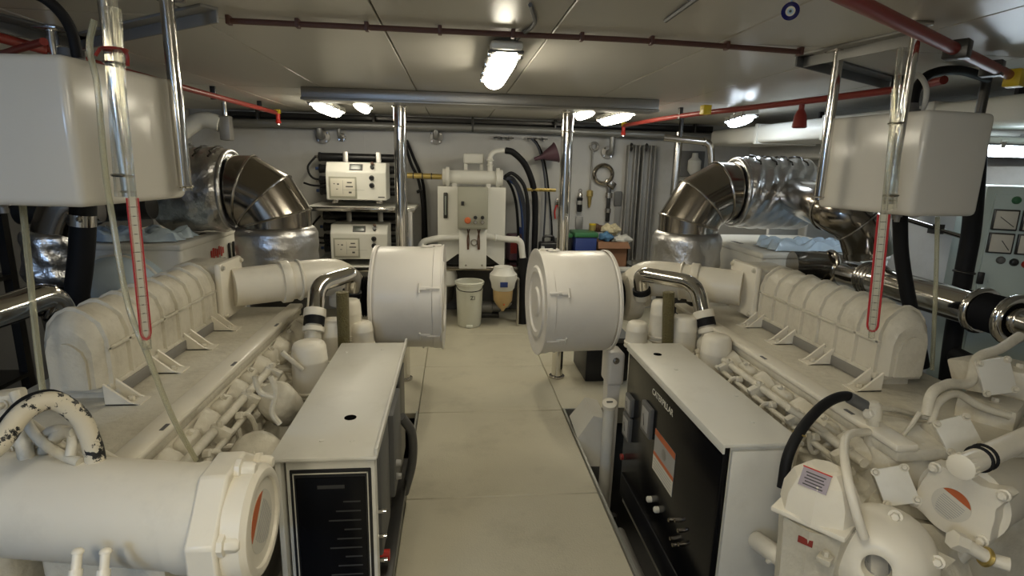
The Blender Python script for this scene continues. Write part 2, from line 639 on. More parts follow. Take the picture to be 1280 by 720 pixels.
# --- shelf rack and the two water makers
SY = 4.85
xs0, xs1 = wx(384, SY), wx(519, SY)
for py, lab in ((258, 'upper white shelf carrying the upper water maker'), (331, 'lower white shelf carrying the lower water maker')):
    z = wz(py, SY, 450)
    t = thing('wall_shelf', ((xs0 + xs1) / 2, SY, z), lab, 'shelf')
    MB().box(xs0, xs1, 4.72, YB - .002, z - .022, z, .004).build('board', 'white_plastic', t)
    MB().box(xs0, xs1, 4.712, 4.722, z - .032, z + .004, .002).build('front_edge', 'chrome', t)
    for x in (xs0 + .15, xs1 - .12):
        MB().prism([(x - .01, YB - .002, z - .022), (x - .01, YB - .002, z - .2), (x - .01, 4.9, z - .03)], (.02, 0, 0)).build('bracket', 'dark_metal', t)
t = thing('shelf_leg_frame', (xs1, 4.69, 0), 'dark steel leg frame under the water maker shelves', 'frame')
zt = wz(258, SY, 450) - .023
for x in (xs1 - .03, xs1 - .12):
    MB().box(x - .018, x + .018, 4.67, 4.71, 0, zt, .003).build('leg', 'aluminium', t)
MB().box(xs1 - .12, xs1 - .03, 4.675, 4.705, .3, .34).build('crossbar', 'aluminium', t)


def watermaker(pxl, pxr, pyt, pyb, label):
    Y0 = 4.78
    x0, x1 = wx(pxl, Y0, pyt), wx(pxr, Y0, pyt)
    zt, zb = wz(pyt, Y0, 440), wz(pyb, Y0, 440)
    wdt, h = x1 - x0, zt - zb
    t = thing('water_maker', ((x0 + x1) / 2, 4.95, zb - .026), label, 'water maker')
    poly = [(x0, Y0, zb), (x0, Y0, zb + h * .74), (x0, Y0 + .05, zt), (x0, Y0 + .28, zt), (x0, Y0 + .28, zb)]
    bd = MB().prism(poly, (wdt, 0, 0)).build('casing', 'white_plastic', t, 25)
    m = bd.modifiers.new('bev', 'BEVEL')
    m.width, m.segments = .008, 2
    # front panel with framed diagram
    pw = wdt * .46
    MB().box(x0 + wdt * .05, x0 + wdt * .05 + pw, Y0 - .006, Y0 + .001, zb + h * .04, zb + h * .62, .002).build('panel_frame', 'grey_box', t)
    pn = MB().box(x0 + wdt * .08, x0 + wdt * .02 + pw, Y0 - .009, Y0 - .005, zb + h * .10, zb + h * .57, .001).build('panel', 'sticker', t)
    for (u, v, a, bb) in ((.12, .70, .06, .05), (.27, .68, .08, .08), (.22, .4, .08, .04), (.68, .78, .2, .07), (.62, .55, .3, .07), (.74, .22, .12, .1), (.5, .5, .008, .8), (.5, .36, .9, .008)):
        xx, zz = x0 + wdt * .08 + (pw - wdt * .06) * u, zb + h * (.10 + .47 * v)
        MB().box(xx, xx + (pw - wdt * .06) * a, Y0 - .0098, Y0 - .0088, zz - h * .47 * bb / 2, zz + h * .47 * bb / 2).build('marking', 'print_dark', pn)
    # sloped top instruments
    nrm = Vector((0, -(h * .26), .05)).normalized()
    nrm = Vector((0, -.05 / .06, .5)).normalized()
    up = Vector((0, .05, h * .26)).normalized()
    nrm = Vector((1, 0, 0)).cross(up)
    mid = Vector((x0 + wdt * .5, Y0 + .025, zb + h * .87))
    R3 = Matrix((Vector((1, 0, 0)), up, nrm)).transposed()
    dp = MB().obox(mid + nrm * .002, (wdt * .22, h * .19, .008), R3, .001).build('display_bezel', 'dark_grey', t)
    MB().obox(mid + nrm * .0065, (wdt * .17, h * .13, .002), R3).build('display', 'lcd', dp)
    kp = Vector((x0 + wdt * .77, Y0 + .025, zb + h * .86))
    MB().cyl(kp, kp + nrm * .025, .015, n=14).build('switch', 'black', t)
    MB().cyl(kp + Vector((0, .01, .03)), kp + Vector((0, .01, .03)) + nrm * .02, .013, n=14).build('switch', 'wire_brown', t)
    for v in (.60, .40):
        k = (x0 + wdt * .76, Y0, zb + h * v)
        MB().lathe((k[0], Y0 + .001, k[2]), (0, -1, 0), [(0, .021), (.006, .021), (.008, .017), (.022, .014)], 18).build('knob', 'black', t)
    MB().box(x0 + wdt * .86, x0 + wdt * .97, Y0 - .001, Y0 + .001, zb + h * .07, zb + h * .10).build('name_print', 'print_dark', t)
    for u in (.13, .87):
        MB().box(x0 + wdt * u - .025, x0 + wdt * u + .025, Y0 + .02, Y0 + .25, zb - .026, zb + .002, .003).build('foot', 'steel', t)
    # pressure vessels behind
    for k, (dy, dz) in enumerate(((.36, .10), (.36, .0), (.36, -.1), (.36, -.19))):
        z = zt - .06 + dz
        v = MB().lathe((x0 - .13, Y0 + dy, z), (1, 0, 0), [(0, .03), (.004, .04), (.02, .04), (.022, .036), (wdt + .22, .036), (wdt + .222, .04), (wdt + .24, .04), (wdt + .244, .03)], 18).build('pressure_vessel', 'black', t)
        MB().cyl((x0 - .16, Y0 + dy, z), (x0 - .128, Y0 + dy, z), .014, n=10).build('end_fitting', 'blue_hose' if k % 2 else 'steel', v)
    for u in (.22, .8):
        MB().box(x0 + wdt * u - .022, x0 + wdt * u + .022, Y0 + .31, Y0 + .325, zb, zt + .09, .003).build('clamp_strap', 'aluminium', t)
    MB().tube(spline([(x0 - .15, Y0 + .34, zt + .04), (x0 - .21, Y0 + .3, zt - .05), (x0 - .16, Y0 + .26, zt - .14), (x0 - .03, Y0 + .27, zt - .15)], 6), .009, 8).build('hose', 'rubber', t)
    MB().tube(spline([(x0 - .25, Y0 + .3, zb + .12), (x0 - .16, Y0 + .27, zb + .10), (x0 - .01, Y0 + .25, zb + .10)], 6), .009, 8).build('hose', 'rubber', t)


watermaker(406, 482, 203, 250, 'white water maker box with display on the upper shelf')
watermaker(412, 484, 281, 324, 'white water maker box with display on the lower shelf')

# --- bench along the back wall
zb = wz(331, 5.0, 620)
t = thing('bench', (.5, 5.1, 0), 'dark steel bench along the back wall below the cooler unit', 'bench')
MB().box(wx(531, 5.0), wx(800, 4.9), 4.90, YB - .002, zb - .035, zb, .005).build('top', 'steel_dark', t)
MB().box(wx(660, 4.89), wx(828, 4.89), 4.86, 4.90, zb - .03, zb + .008, .004).build('front_rail', 'white_pipe', t)
for px in (530, 690, 800):
    x = wx(px, 5.0)
    MB().box(x - .02, x + .02, 4.93, 4.97, 0, zb - .034, .003).build('leg', 'dark_metal', t)
MB().box(wx(531, 5.0), wx(775, 5.0), YB - .03, YB - .004, 0, zb - .034).build('back_panel', 'dark_grey', t)

zb += .0015
# --- central cooler / oily water unit
UY = 4.88
x0, x1 = wx(547, UY), wx(632, UY)
z0, z1 = wz(329, UY), wz(234, UY)
t = thing('cooler_unit', ((x0 + x1) / 2, 5.0, zb), 'white tank unit with grey control box in the middle of the back wall', 'water unit')
h = z1 - z0
zl = zb + .004
poly = [(x0, UY, zl + .09), (x0, UY, z1), (x1, UY, z1), (x1, UY, zl + .03), (x1 - .02, UY, zl), (x0 + .36, UY, zl + .0), (x0 + .28, UY, zl), ]
poly = [(x0, UY, zl), (x0, UY, z1), (x1, UY, z1), (x1, UY, zl), (x0 + .44, UY, zl + .08), (x0 + .18, UY, zl + .08)]
poly = [(x0, UY, zl + .01), (x0, UY, z1), (x1, UY, z1), (x1, UY, zl + .01), (x1 - .02, UY, zl), (x1 - .17, UY, zl + .11), (x0 + .17, UY, zl + .11), (x0 + .02, UY, zl)]
MB().prism(poly, (0, .32, 0)).build('tank', 'white_plastic', t, 25)
MB().box(x0 + .02, x1 - .02, UY + .16, UY + .3, zb, zl + .12).build('stand', 'dark_metal', t)
sg = MB().box(x0 + .05, x0 + .085, UY - .014, UY + .002, z1 - .27, z1 - .05, .006).build('level_gauge', 'dark_metal', t)
MB().box(x0 + .06, x0 + .075, UY - .017, UY - .012, z1 - .24, z1 - .08, .002).build('gauge_glass', 'glass_green', sg)
xc0, xc1 = wx(572, UY - .08), wx(610, UY - .08)
zc0, zc1 = wz(286, UY - .08), wz(234, UY - .08)
cb = MB().box(xc0, xc1, UY - .12, UY - .001, zc0, zc1, .006).build('control_box', 'grey_box', t)
MB().box(xc0 + .012, xc1 - .012, UY - .126, UY - .119, zc0 + .012, zc1 - .012, .004).build('control_box_door', 'grey_box', t)
yv = UY - .126
MB().box(xc0 + .03, xc0 + .055, yv - .012, yv + .001, zc0 + .2, zc0 + .235, .003).build('door_latch', 'black', cb)
MB().lathe((xc0 + .085, yv, zc0 + .075), (0, -1, 0), [(0, .028), (.006, .028), (.008, .022), (.02, .024), (.026, .018)], 18).build('stop_button', 'orange', cb)
for dx, dz, m in ((.15, .10, 'black'), (.21, .10, 'black'), (.15, .06, 'steel'), (.21, .06, 'steel')):
    MB().lathe((xc0 + dx, yv, zc0 + dz), (0, -1, 0), [(0, .016), (.008, .016), (.016, .012)], 14).build('push_button', m, cb)
# lower chute plate with cables
xp0, xp1 = wx(574, UY - .06), wx(609, UY - .06)
zz0, zz1 = wz(336, UY - .06), wz(286, UY - .06)
MB().box(xp0, xp1, UY - .06, UY - .03, zz0, zz1, .004).build('front_plate', 'white_plastic', t)
for k, (a, c) in enumerate(((.07, .08), (.09, .075), (.16, .175), (.18, .165))):
    MB().tube(spline([(xp0 + a, UY - .065, zz1), (xp0 + a + (-.018 if k % 2 else .014), UY - .07, zz1 - .08), (xp0 + c, UY - .065, zz1 - .18)], 5), .006, 6).build('cable', 'wire_brown', t)
MB().torus((xp0 + .13, UY - .066, zz1 - .12), (0, 1, 0), .025, .007, 18, 8).build('drain_ring', 'steel', t)
for dx in (.06, .2):
    MB().bolt((xp0 + dx, UY - .06, zz0 + .03), (0, -1, 0), .006, .006).build('bolt', 'steel', t)
# heat exchanger cylinder on top
zc = wz(222, UY + .1)
xa, xb = wx(553, UY + .1), wx(628, UY + .1)
prof = [(0, .03), (.004, .07), (.03, .07), (.032, .085), (.06, .085), (.062, .06), (xb - xa - .062, .06), (xb - xa - .06, .085), (xb - xa - .03, .085), (xb - xa - .028, .07), (xb - xa - .004, .07), (xb - xa, .03)]
MB().lathe((xa, UY + .1, zc), (1, 0, 0), prof, 24).build('exchanger_cylinder', 'white_pipe', t)
for u in (.2, .76):
    xx = xa + (xb - xa) * u
    MB().box(xx - .02, xx + .02, UY + .07, UY + .13, z1, zc - .045).build('saddle', 'white_pipe', t)
xm0, xm1 = wx(579, UY + .2), wx(604, UY + .2)
zt1 = wz(192, UY + .2)
MB().box(xm0, xm1, UY + .14, UY + .26, wz(205, UY + .2), zt1, .015, 3).build('header_box', 'white_pipe', t)
for x in (xm0 + .02, xm1 - .02):
    MB().box(x - .015, x + .015, UY + .16, UY + .2, zc + .04, zt1 - .06).build('post', 'white_pipe', t)
xr = wx(612, UY + .1)
MB().tube(rpath([(xr, UY + .1, zc), (xr, UY + .1, wz(190, UY + .1)), (wx(629, UY + .1), UY + .12, wz(187, UY + .1))], .06), .022, 14).build('riser_pipe', 'white_pipe', t)
MB().torus((xr, UY + .1, wz(200, UY + .1)), (0, 0, 1), .024, .008).torus((xr, UY + .1, wz(206, UY + .1)), (0, 0, 1), .024, .007).build('pipe_union', 'white_pipe', t)
zo = wz(298, UY - .02)
MB().tube(rpath([(xp0 - .0, UY - .03, zo + .01), (wx(545, UY - .03), UY - .05, zo), (wx(527, UY - .03), UY - .06, zo - .03), (wx(524, UY - .03), UY - .06, zo - .12)], .05), .028, 14).build('outlet_pipe', 'white_pipe', t)
MB().tube(rpath([(xp1, UY - .03, zo + .02), (wx(632, UY - .03), UY - .05, zo), (wx(652, UY - .03), UY - .06, zo - .005), (wx(655, UY - .03), UY - .06, zo - .16)], .05), .028, 14).build('outlet_pipe', 'white_pipe', t)
MB().torus((wx(620, UY - .03), UY - .04, zo + .01), (1, 0, 0), .029, .007).torus((wx(649, UY - .03), UY - .055, zo - .004), (1, 0, 0), .029, .007).build('pipe_union', 'white_pipe', t)

# hoses from the unit
t = thing('black_hose', (wx(650), 5.1, zb), 'thick black hose arching from the white riser pipe down to the bench', 'hose')
MB().tube(spline([(wx(631, UY + .1), UY + .123, wz(187, UY + .1)), W(642, 191, Y=5.02), W(657, 207, Y=5.08), W(667, 235, Y=5.12), W(669, 270, Y=5.15), (W(668, 305, Y=5.15).x, 5.15, zb)], 8), .028, 12).build('hose', 'rubber', t)
hz = [('dark hose leaving the white cooler cylinder, uppermost', 'rubber', [(628, 213), (641, 217), (655, 232), (660, 262), (659, 300)], .016),
      ('grey blue hose leaving the white cooler cylinder', 'hose_grey', [(628, 219), (641, 224), (652, 245), (657, 275), (657, 305)], .02),
      ('black hose curving down closest to the white tank unit', 'rubber', [(630, 223), (641, 238), (646, 262), (648, 300)], .013),
      ('blue hose curving down among the black hoses', 'blue_hose', [(630, 221), (645, 232), (652, 258), (654, 290), (655, 312)], .016)]
for hi, (lab, m, pp, r) in enumerate(hz):
    P = [W(a, c, Y=4.95 + .062 * hi + .04 * i / len(pp)) for i, (a, c) in enumerate(pp)]
    P[0] = Vector((xb + .02, UY + .045 + .05 * hi, zc + .02 - .02 * (hi % 2)))
    P.append(Vector((P[-1].x, P[-1].y, zb + .002)))
    single('hose', MB().tube(spline(P, 6), r, 10), m, lab, 'hose')
for lab, pp, m in (('thin cable hanging from the wall cocks beside the funnel', [(664, 173), (673, 185), (680, 215), (682, 250), (680, 290), (679, 310)], 'hose_grey'),
                   ('second thin cable hanging by the funnel, bowed outward', [(668, 173), (677, 190), (683, 215), (687, 250), (690, 290), (688, 312)], 'rubber')):
    single('hanging_cable', MB().tube(spline([W(a, c, Y=5.315 if m == 'rubber' else 5.28) for a, c in pp], 6), .009, 8), m, lab, 'cable')
t = thing('hose_clip_bar', (wx(672), 5.3, wz(236)), 'yellow bracket bar holding the hoses to the wall', 'bracket')
MB().box(wx(656, 5.2), wx(692, 5.2), 5.10, 5.13, wz(238, 5.1), wz(234, 5.1), .003).build('bar', 'brass', t)
for px in (657, 667, 678, 690):
    MB().torus((wx(px, 5.12), 5.1, wz(236, 5.1)), (0, 0, 1), .026, .006, 16, 6).build('clip_ring', 'brass', t)
t = thing('banded_pipe', (wx(530), 5.1, wz(220)), 'yellow banded pipe running from the post to the cooler cylinder', 'pipe')
MB().cyl((wx(508, UY + .1), UY + .1, zc + .005), (xa - .003, UY + .1, zc), .024, n=14).build('tube', 'brass', t)
for u in (.2, .45, .7):
    xx = wx(508, UY + .1) + (xa - wx(508, UY + .1)) * u
    MB().torus((xx, UY + .1, zc + .003), (1, 0, 0), .024, .005).build('band', 'dark_metal', t)
for i, (pp, lab) in enumerate((([(508, 175), (516, 195), (527, 222), (531, 250), (533, 300)], 'black hose hanging between the post and the cooler unit, bowed'),
                               ([(507, 182), (514, 205), (523, 225), (528, 255), (530, 300)], 'black hose hanging beside the post at the shelf end'),
                               ([(521, 240), (527, 240), (529, 262), (529, 302)], 'thin black hose with a bend under the yellow banded pipe'))):
    yh = (5.30, 5.235, 5.17)[i]
    P = [W(a, c, Y=yh) for a, c in pp]
    P.append(Vector((P[-1].x, yh, zb + .002)))
    single('wall_hose', MB().tube(spline(P, 6), .014, 8), 'rubber', lab, 'hose')

# purple funnel
p = W(681, 195, Y=5.17)
t = thing('funnel', p, 'dark purple plastic funnel hanging on the wall beside the post', 'funnel')
d = Vector((.75, 0, .25))
prof = [(-.10, .016), (-.02, .022), (.0, .04), (.10, .085), (.11, .09)]
MB().lathe(p, d, prof, 20).build('cone', 'purple', t)
MB().torus(p + d.normalized() * .108, d, .088, .006, 24, 8).build('rim', 'purple', t)

# bucket
bx = .13
t = thing('bucket', (bx, 4.78, 0), 'white plastic bucket on the floor under the cooler unit', 'bucket')
H = .40
prof = [(0, .095), (.01, .103), (H - .03, .118), (H - .028, .126), (H - .008, .127), (H, .122), (H - .006, .112), (H - .3, .102), (.02, .09)]
MB().lathe((bx, 4.78, 0), (0, 0, 1), prof, 32).build('pail', 'bucket_white', t)
MB().torus((bx, 4.78, H - .01), (0, 0, 1), .124, .006, 32, 8).build('rim', 'bucket_white', t)
MB().tube(spline([(bx - .124, 4.77, H - .03), (bx - .09, 4.67, H - .06), (bx, 4.648, H - .072), (bx + .09, 4.67, H - .06), (bx + .124, 4.77, H - .03)], 6), .004, 6).build('wire_handle', 'dark_metal', t)
MB().box(bx - .03, bx + .03, 4.66, 4.69, .004, .028, .006).build('foot_tab', 'bucket_white', t)
text('mark', 'ZI', 'print_dark', t, (bx + .025, 4.661, .27), (1, 0, 0), (0, 0, 1), .05)

# separator filter with amber bowl
fx, fy = W(629, 350, Y=4.74).x, 4.74
zt, zm, zl = wz(333, fy), wz(362, fy), wz(386, fy)
t = thing('fuel_separator', (fx, fy, zl), 'white fuel separator with blue label and amber bowl under the bench', 'filter')
MB().lathe((fx, fy, zm), (0, 0, 1), [(0, .085), (.02, .10), (.06, .105), (.10, .12), (.14, .118), (.17, .09), (zt - zm, .08)], 26).build('head', 'white_plastic', t)
MB().lathe((fx, fy, zl), (0, 0, 1), [(-.02, .012), (0, .02), (.02, .045), (.08, .082), (zm - zl, .088)], 24).build('bowl', 'amber', t)
MB().box(fx - .035, fx + .03, fy - .118, fy - .112, zm + .045, zm + .09, .001).build('label_plate', 'blue', t)
MB().ball((fx + .005, fy - .075, zl + .055), .009).build('drain_screw', 'orange', t)
MB().tube(rpath([(fx + .1, fy, zm + .12), (fx + .135, fy, zm + .1), (fx + .135, fy, zl - .05), (fx + .135, fy, 0.0)], .04), .012, 8).build('fuel_pipe', 'steel', t)
MB().box(fx - .05, fx + .05, fy + .08, YB - .034, zm + .0, zm + .05).build('wall_bracket', 'dark_metal', t)
t = thing('fuel_separator', (W(560, 350, Y=4.78).x, 4.78, .15), 'white fuel separator head half hidden behind the drum and bucket', 'filter')
fx2 = W(559, 350, Y=4.98).x
MB().lathe((fx2, 4.98, .31), (0, 0, 1), [(0, .06), (.02, .09), (.1, .09), (.15, .075)], 20).build('head', 'white_plastic', t)
MB().lathe((fx2, 4.98, .15), (0, 0, 1), [(0, .02), (.05, .06), (.16, .065)], 20).build('bowl', 'dark_metal', t)
MB().box(fx2 - .04, fx2 + .04, 5.05, YB - .034, .34, .39).build('wall_bracket', 'dark_metal', t)
t = thing('floor_pump', (W(610, 378, Y=5.0).x, 5.0, 0), 'small grey transfer pump on the floor behind the bucket', 'pump')
qx = W(612, 378, Y=5.0).x
MB().lathe((qx - .1, 5.05, .09), (1, 0, 0), [(0, .03), (.01, .06), (.12, .06), (.13, .045), (.2, .045), (.22, .02)], 18).build('motor', 'flange', t)
MB().box(qx - .1, qx + .09, 5.0, 5.1, 0, .04, .004).build('base', 'dark_metal', t)
MB().tube(rpath([(qx + .08, 5.05, .1), (qx + .16, 5.0, .1), (qx + .2, 4.95, .16), (fx, 4.92, zl - .01)], .03), .012, 8).build('pipe', 'steel', t)
# black hose and stand pipe right of the separator
single('black_standpipe', MB().tube(rpath([(wx(656, UY - .03), UY - .06, zo - .165), (wx(656, UY - .03), UY - .06, .12), (wx(657, UY - .03), UY - .06, .001)], .08), .042, 14), 'rubber', 'black rubber standpipe under the outlet pipe elbow, down to the floor', 'pipe')

# --- things on the bench
def bottle(px, py0, Y, h, r, body, cap, label):
    p = W(px, py0, Y=Y)
    p.z = zb
    t = thing('bottle', p, label, 'bottle')
    MB().lathe(p, (0, 0, 1), [(0, r * .9), (.006, r), (h * .68, r), (h * .80, r * .45), (h * .86, r * .4)], 16).build('body', body, t)
    MB().lathe(p + Vector((0, 0, h * .85)), (0, 0, 1), [(0, r * .5), (h * .15, r * .48)], 12).build('cap', cap, t)
    MB().lathe(p + Vector((0, 0, h * .2)), (0, 0, 1), [(0, r * 1.01), (h * .35, r * 1.01)], 16, cap=False).build('label_band', 'sticker', t)


bottle(689, 322, 4.95, .16, .03, 'white_plastic', 'white_plastic', 'slim white bottle with white cap beside the chrome post')
bottle(678, 322, 5.0, .17, .035, 'glass_green', 'white_plastic', 'clear grey bottle with white cap between the jerrycan and the slim white bottle')
bottle(667, 322, 4.98, .12, .03, 'dark_grey', 'steel', 'small dark bottle beside the outlet pipe elbow')
# reddish can lying behind
p = W(645, 293, Y=5.25)
t = thing('oil_can', (p.x, p.y, zb), 'dull red oil can with blue cap on the bench behind the outlet pipe', 'can')
MB().obox((p.x, p.y, zb + .13), (.17, .12, .25), .3, .02, 3).build('body', 'purple', t)
MB().obox((p.x - .01, p.y - .065, zb + .14), (.10, .012, .13), .3, .004).build('red_label', 'red_pipe', t)
MB().cyl((p.x + .04, p.y, zb + .25), (p.x + .06, p.y, zb + .31), .03, n=14).build('cap', 'blue', t)
p = W(687, 300, Y=5.12)
t = thing('jerrycan', (p.x, p.y, zb), 'black plastic jerrycan on the bench behind the bottles', 'can')
MB().box(p.x - .1, p.x + .1, p.y - .06, p.y + .06, zb, zb + .2, .02, 3).build('body', 'black', t)
MB().tube(rpath([(p.x - .06, p.y, zb + .19), (p.x - .06, p.y, zb + .25), (p.x + .04, p.y, zb + .25), (p.x + .04, p.y, zb + .19)], .03), .012, 8).build('handle', 'black', t)
MB().cyl((p.x + .075, p.y, zb + .19), (p.x + .075, p.y, zb + .235), .02, n=12).build('cap', 'dark_grey', t)

# storage boxes on the bench
x0, x1 = wx(722, 4.95), wx(749, 4.95)
t = thing('storage_box', ((x0 + x1) / 2, 5.05, zb), 'blue storage box with green lid on the bench', 'box')
zt = wz(297, 4.95, 735)
MB().box(x0, x1, 4.95, 5.2, zb, zt, .008).build('body', 'blue', t)
MB().box(x0 - .012, x1 + .012, 4.938, 5.212, zt, zt + .045, .012).build('lid', 'green_lid', t)
x0, x1 = wx(708, 5.0), wx(717, 5.0)
t = thing('storage_box', ((x0 + x1) / 2, 5.1, zb), 'dark green storage box squeezed between the post and the blue box', 'box')
MB().box(x0, x1, 5.0, 5.2, zb, zt - .01, .008).build('body', 'black', t)
MB().box(x0 - .01, x1 + .008, 4.99, 5.21, zt - .01, zt + .025, .01).build('lid', 'green_lid', t)
x0, x1 = wx(751, 4.95), wx(789, 4.95)
zt = wz(303, 4.95, 770)
t = thing('cardboard_box', ((x0 + x1) / 2, 5.05, zb), 'open brown cardboard box full of rags on the bench', 'box')
for (a, b2, c, d2) in ((x0, x1, 4.95, 4.958), (x0, x1, 5.19, 5.198), (x0, x0 + .008, 4.95, 5.198), (x1 - .008, x1, 4.95, 5.198)):
    MB().box(a, b2, c, d2, zb, zt).build('side', 'cardboard', t)
MB().box(x0 + .005, x1 - .005, 4.955, 5.19, zb, zb + .01).build('bottom', 'cardboard', t)
MB().prism([(x0, 4.953, zt), (x1, 4.953, zt), (x1 + .01, 4.90, zt - .05), (x0 - .01, 4.90, zt - .05)], (0, .004, .004)).build('flap', 'cardboard', t)


def rag(px, py, Y, r, m, label, sx=1, sz=.6):
    p = W(px, py, Y=Y)
    mb = MB().ball(p, r, 18, sx, 1, sz)
    for v in mb.bm.verts:
        q = v.co - p
        k = 1 + .22 * math.sin(q.x * 95 + py) * math.cos(q.z * 80 + px) + .12 * math.sin(q.y * 140)
        v.co = p + q * k
    single('rag', mb, m, label, 'rag')


rag(757, 296, 5.02, .065, 'cloth_blue', 'crumpled light blue rag on the box of rags')
rag(763, 287, 5.10, .085, 'cloth_spot', 'patterned cream rag on top of the box of rags')
rag(776, 299, 5.075, .085, 'cloth_white', 'crumpled white rag in the box of rags', 1.1, .5)
rag(746, 285, 5.18, .06, 'wire_brown', 'dark brown rag behind the blue storage box')
# small yellow jar
p = W(737, 290, Y=5.22)
t = thing('jar', (p.x, p.y, wz(297, 4.95, 735) + .046), 'small yellow jar behind the green lidded box', 'jar')
MB().lathe((p.x, 5.12, wz(297, 4.95, 735) + .0465), (0, 0, 1), [(0, .03), (.05, .032)], 14).build('body', 'brass', t)
MB().lathe((p.x, 5.12, wz(297, 4.95, 735) + .0965), (0, 0, 1), [(0, .033), (.014, .033)], 14).build('lid', 'yellow', t)

# --- tools on the wall
p = W(725, 253, Y=5.3)
t = thing('wall_torch', p, 'small black torch with silver top hanging on the back wall', 'torch')
MB().lathe((p.x, 5.31, p.z - .09), (0, 0, 1), [(0, .02), (.01, .026), (.10, .026), (.13, .03), (.135, .024)], 16).build('body', 'black', t)
MB().lathe((p.x, 5.31, p.z + .045), (0, 0, 1), [(0, .022), (.03, .024), (.05, .012)], 14).build('head', 'steel', t)
MB().torus((p.x, 5.31, p.z + .11), (0, 1, 0), .014, .004, 14, 6).build('ring', 'steel', t)
MB().lathe((p.x, 5.31, p.z - .02), (0, 0, 1), [(0, .0268), (.04, .0268)], 16, cap=False).build('label_band', 'sticker_grey', t)
p = W(724, 279, Y=5.33)
single('wall_switch_plate', MB().box(p.x - .035, p.x + .035, 5.325, 5.349, p.z - .065, p.z + .065, .004), 'flange', 'grey switch plate on the back wall under the torch', 'switch')
p = W(738, 240, Y=5.3)
t = thing('grease_gun', p, 'long brass tipped grease gun hanging on the back wall', 'tool')
MB().cyl((p.x + .01, 5.32, p.z + .40), (p.x, 5.32, p.z + .0), .009, n=10).build('rod', 'flange', t)
MB().lathe((p.x, 5.32, p.z - .02), (0, 0, -1), [(-.04, .012), (-.03, .03), (.02, .03), (.03, .02), (.09, .016), (.13, .008)], 14).build('tip', 'brass', t)
MB().torus((p.x + .02, 5.32, p.z + .42), (0, 1, 0), .035, .012, 18, 8).build('hook', 'flange', t)
# big chain/strap wrench
p = W(756, 218, Y=5.3)
t = thing('filter_wrench', p, 'large round strap wrench with long handle hanging on the back wall', 'wrench')
MB().torus((p.x - .01, 5.315, p.z + .0), (.15, 1, 0), .085, .02, 30, 8).build('ring', 'steel_dark', t)
MB().obox((p.x + .06, 5.315, p.z - .09), (.11, .045, .07), Matrix.Rotation(.5, 3, 'Y'), .01).build('jaw', 'steel_dark', t)
MB().box(p.x + .035, p.x + .075, 5.30, 5.33, p.z - .45, p.z - .08, .01).build('handle', 'dark_metal', t)
MB().lathe((p.x + .055, 5.315, p.z - .22), (0, 0, 1), [(0, .034), (.05, .034)], 14).build('collar', 'steel', t)
MB().lathe((p.x + .055, 5.315, p.z - .36), (0, 0, 1), [(0, .03), (.04, .03)], 14).build('collar', 'steel', t)
p = W(774, 250, Y=5.3)
t = thing('saw', p, 'dark green handled saw hanging upright on the back wall', 'tool')
MB().box(p.x - .045, p.x + .035, 5.31, 5.34, p.z - .06, p.z + .08, .012).build('grip', 'dark_grey', t)
MB().prism([(p.x - .03, 5.322, p.z - .05), (p.x + .035, 5.322, p.z - .05), (p.x + .02, 5.322, p.z - .36), (p.x - .025, 5.322, p.z - .36)], (0, .006, 0)).build('blade', 'aluminium', t)
p = W(697, 258, Y=5.3)
t = thing('pliers', p, 'red handled pliers hanging behind the chrome post', 'tool')
for s in (-1, 1):
    MB().tube(spline([(p.x + s * .004, 5.32, p.z + .02), (p.x + s * .022, 5.32, p.z - .05), (p.x + s * .014, 5.32, p.z - .12)], 5), .008, 8).build('handle', 'red', t)
MB().box(p.x - .016, p.x + .016, 5.31, 5.33, p.z + .01, p.z + .07, .005).build('jaw', 'steel_dark', t)

# --- aluminium cable ladders at the corner
for px, w_, lab in ((789, .10, 'grey aluminium upright channel on the back wall beside the tools'), (808, .11, 'wider grey aluminium channel against the corner of the back wall')):
    x = wx(px, 5.25)
    t = thing('upright_channel', (x, 5.3, zb), lab, 'channel')
    MB().box(x - w_ / 2, x + w_ / 2, 5.29, 5.345, zb + .002, 1.60, .004).build('web', 'channel_grey', t)
    for k in (-.5, .12, .5):
        MB().box(x + w_ * k - .006, x + w_ * k + .006, 5.25, 5.292, zb + .002, 1.60, .003).build('rib', 'channel_grey', t)
    MB().torus((x - w_ * .4, 5.23, 1.58), (1, 0, 0), .03, .008, 16, 8).build('bracket', 'dark_metal', t)
for px, Y, lab in ((842, 4.9, 'chrome upright pipe beside the exhaust elbow at the back wall'),):
    x = wx(px, Y)
    t = thing('upright_pipe', (x, Y, 0), lab, 'pipe')
    MB().cyl((x, Y, 0), (x, Y, zp), .035, n=18).build('tube', 'steel', t)
    MB().torus((x, Y, .8), (0, 0, 1), .036, .006).build('collar', 'steel', t)


# ================================================================== EXHAUST DUCTS
def wrap_mesh(a, b, r, seed, n=48, m=26, amp=.006, taper=.0):
    """wrinkled foil lagging round a pipe, ends tucked in"""
    a, b = V(a), V(b)
    u, v, w = frame(b - a)
    L = (b - a).length
    rnd = random.Random(seed)
    ph = [(rnd.uniform(0, 6.3), rnd.randint(3, 9), rnd.uniform(25, 95)) for _ in range(7)]
    rings = []
    for i in range(m + 1):
        t = i / m
        e = min(t, 1 - t) * L
        rr = r * (.86 + .14 * min(1, (e / .04)) ** .5)
        ring = []
        for j in range(n):
            th = 2 * PI * j / n
            k = sum(math.sin(q * th * (1 if i_ % 2 else .0) + p_ + z_ * t * L * (1.0 if i_ % 3 else .6)) for i_, (p_, q, z_) in enumerate(ph)) / 7
            k += .5 * math.sin(round(ph[0][1]) * th + ph[1][2] * t * L)
            ring.append(a + w * (t * L) + (u * math.cos(th) + v * math.sin(th)) * (rr + amp * k))
        rings.append(ring)
    return MB().loft(rings)


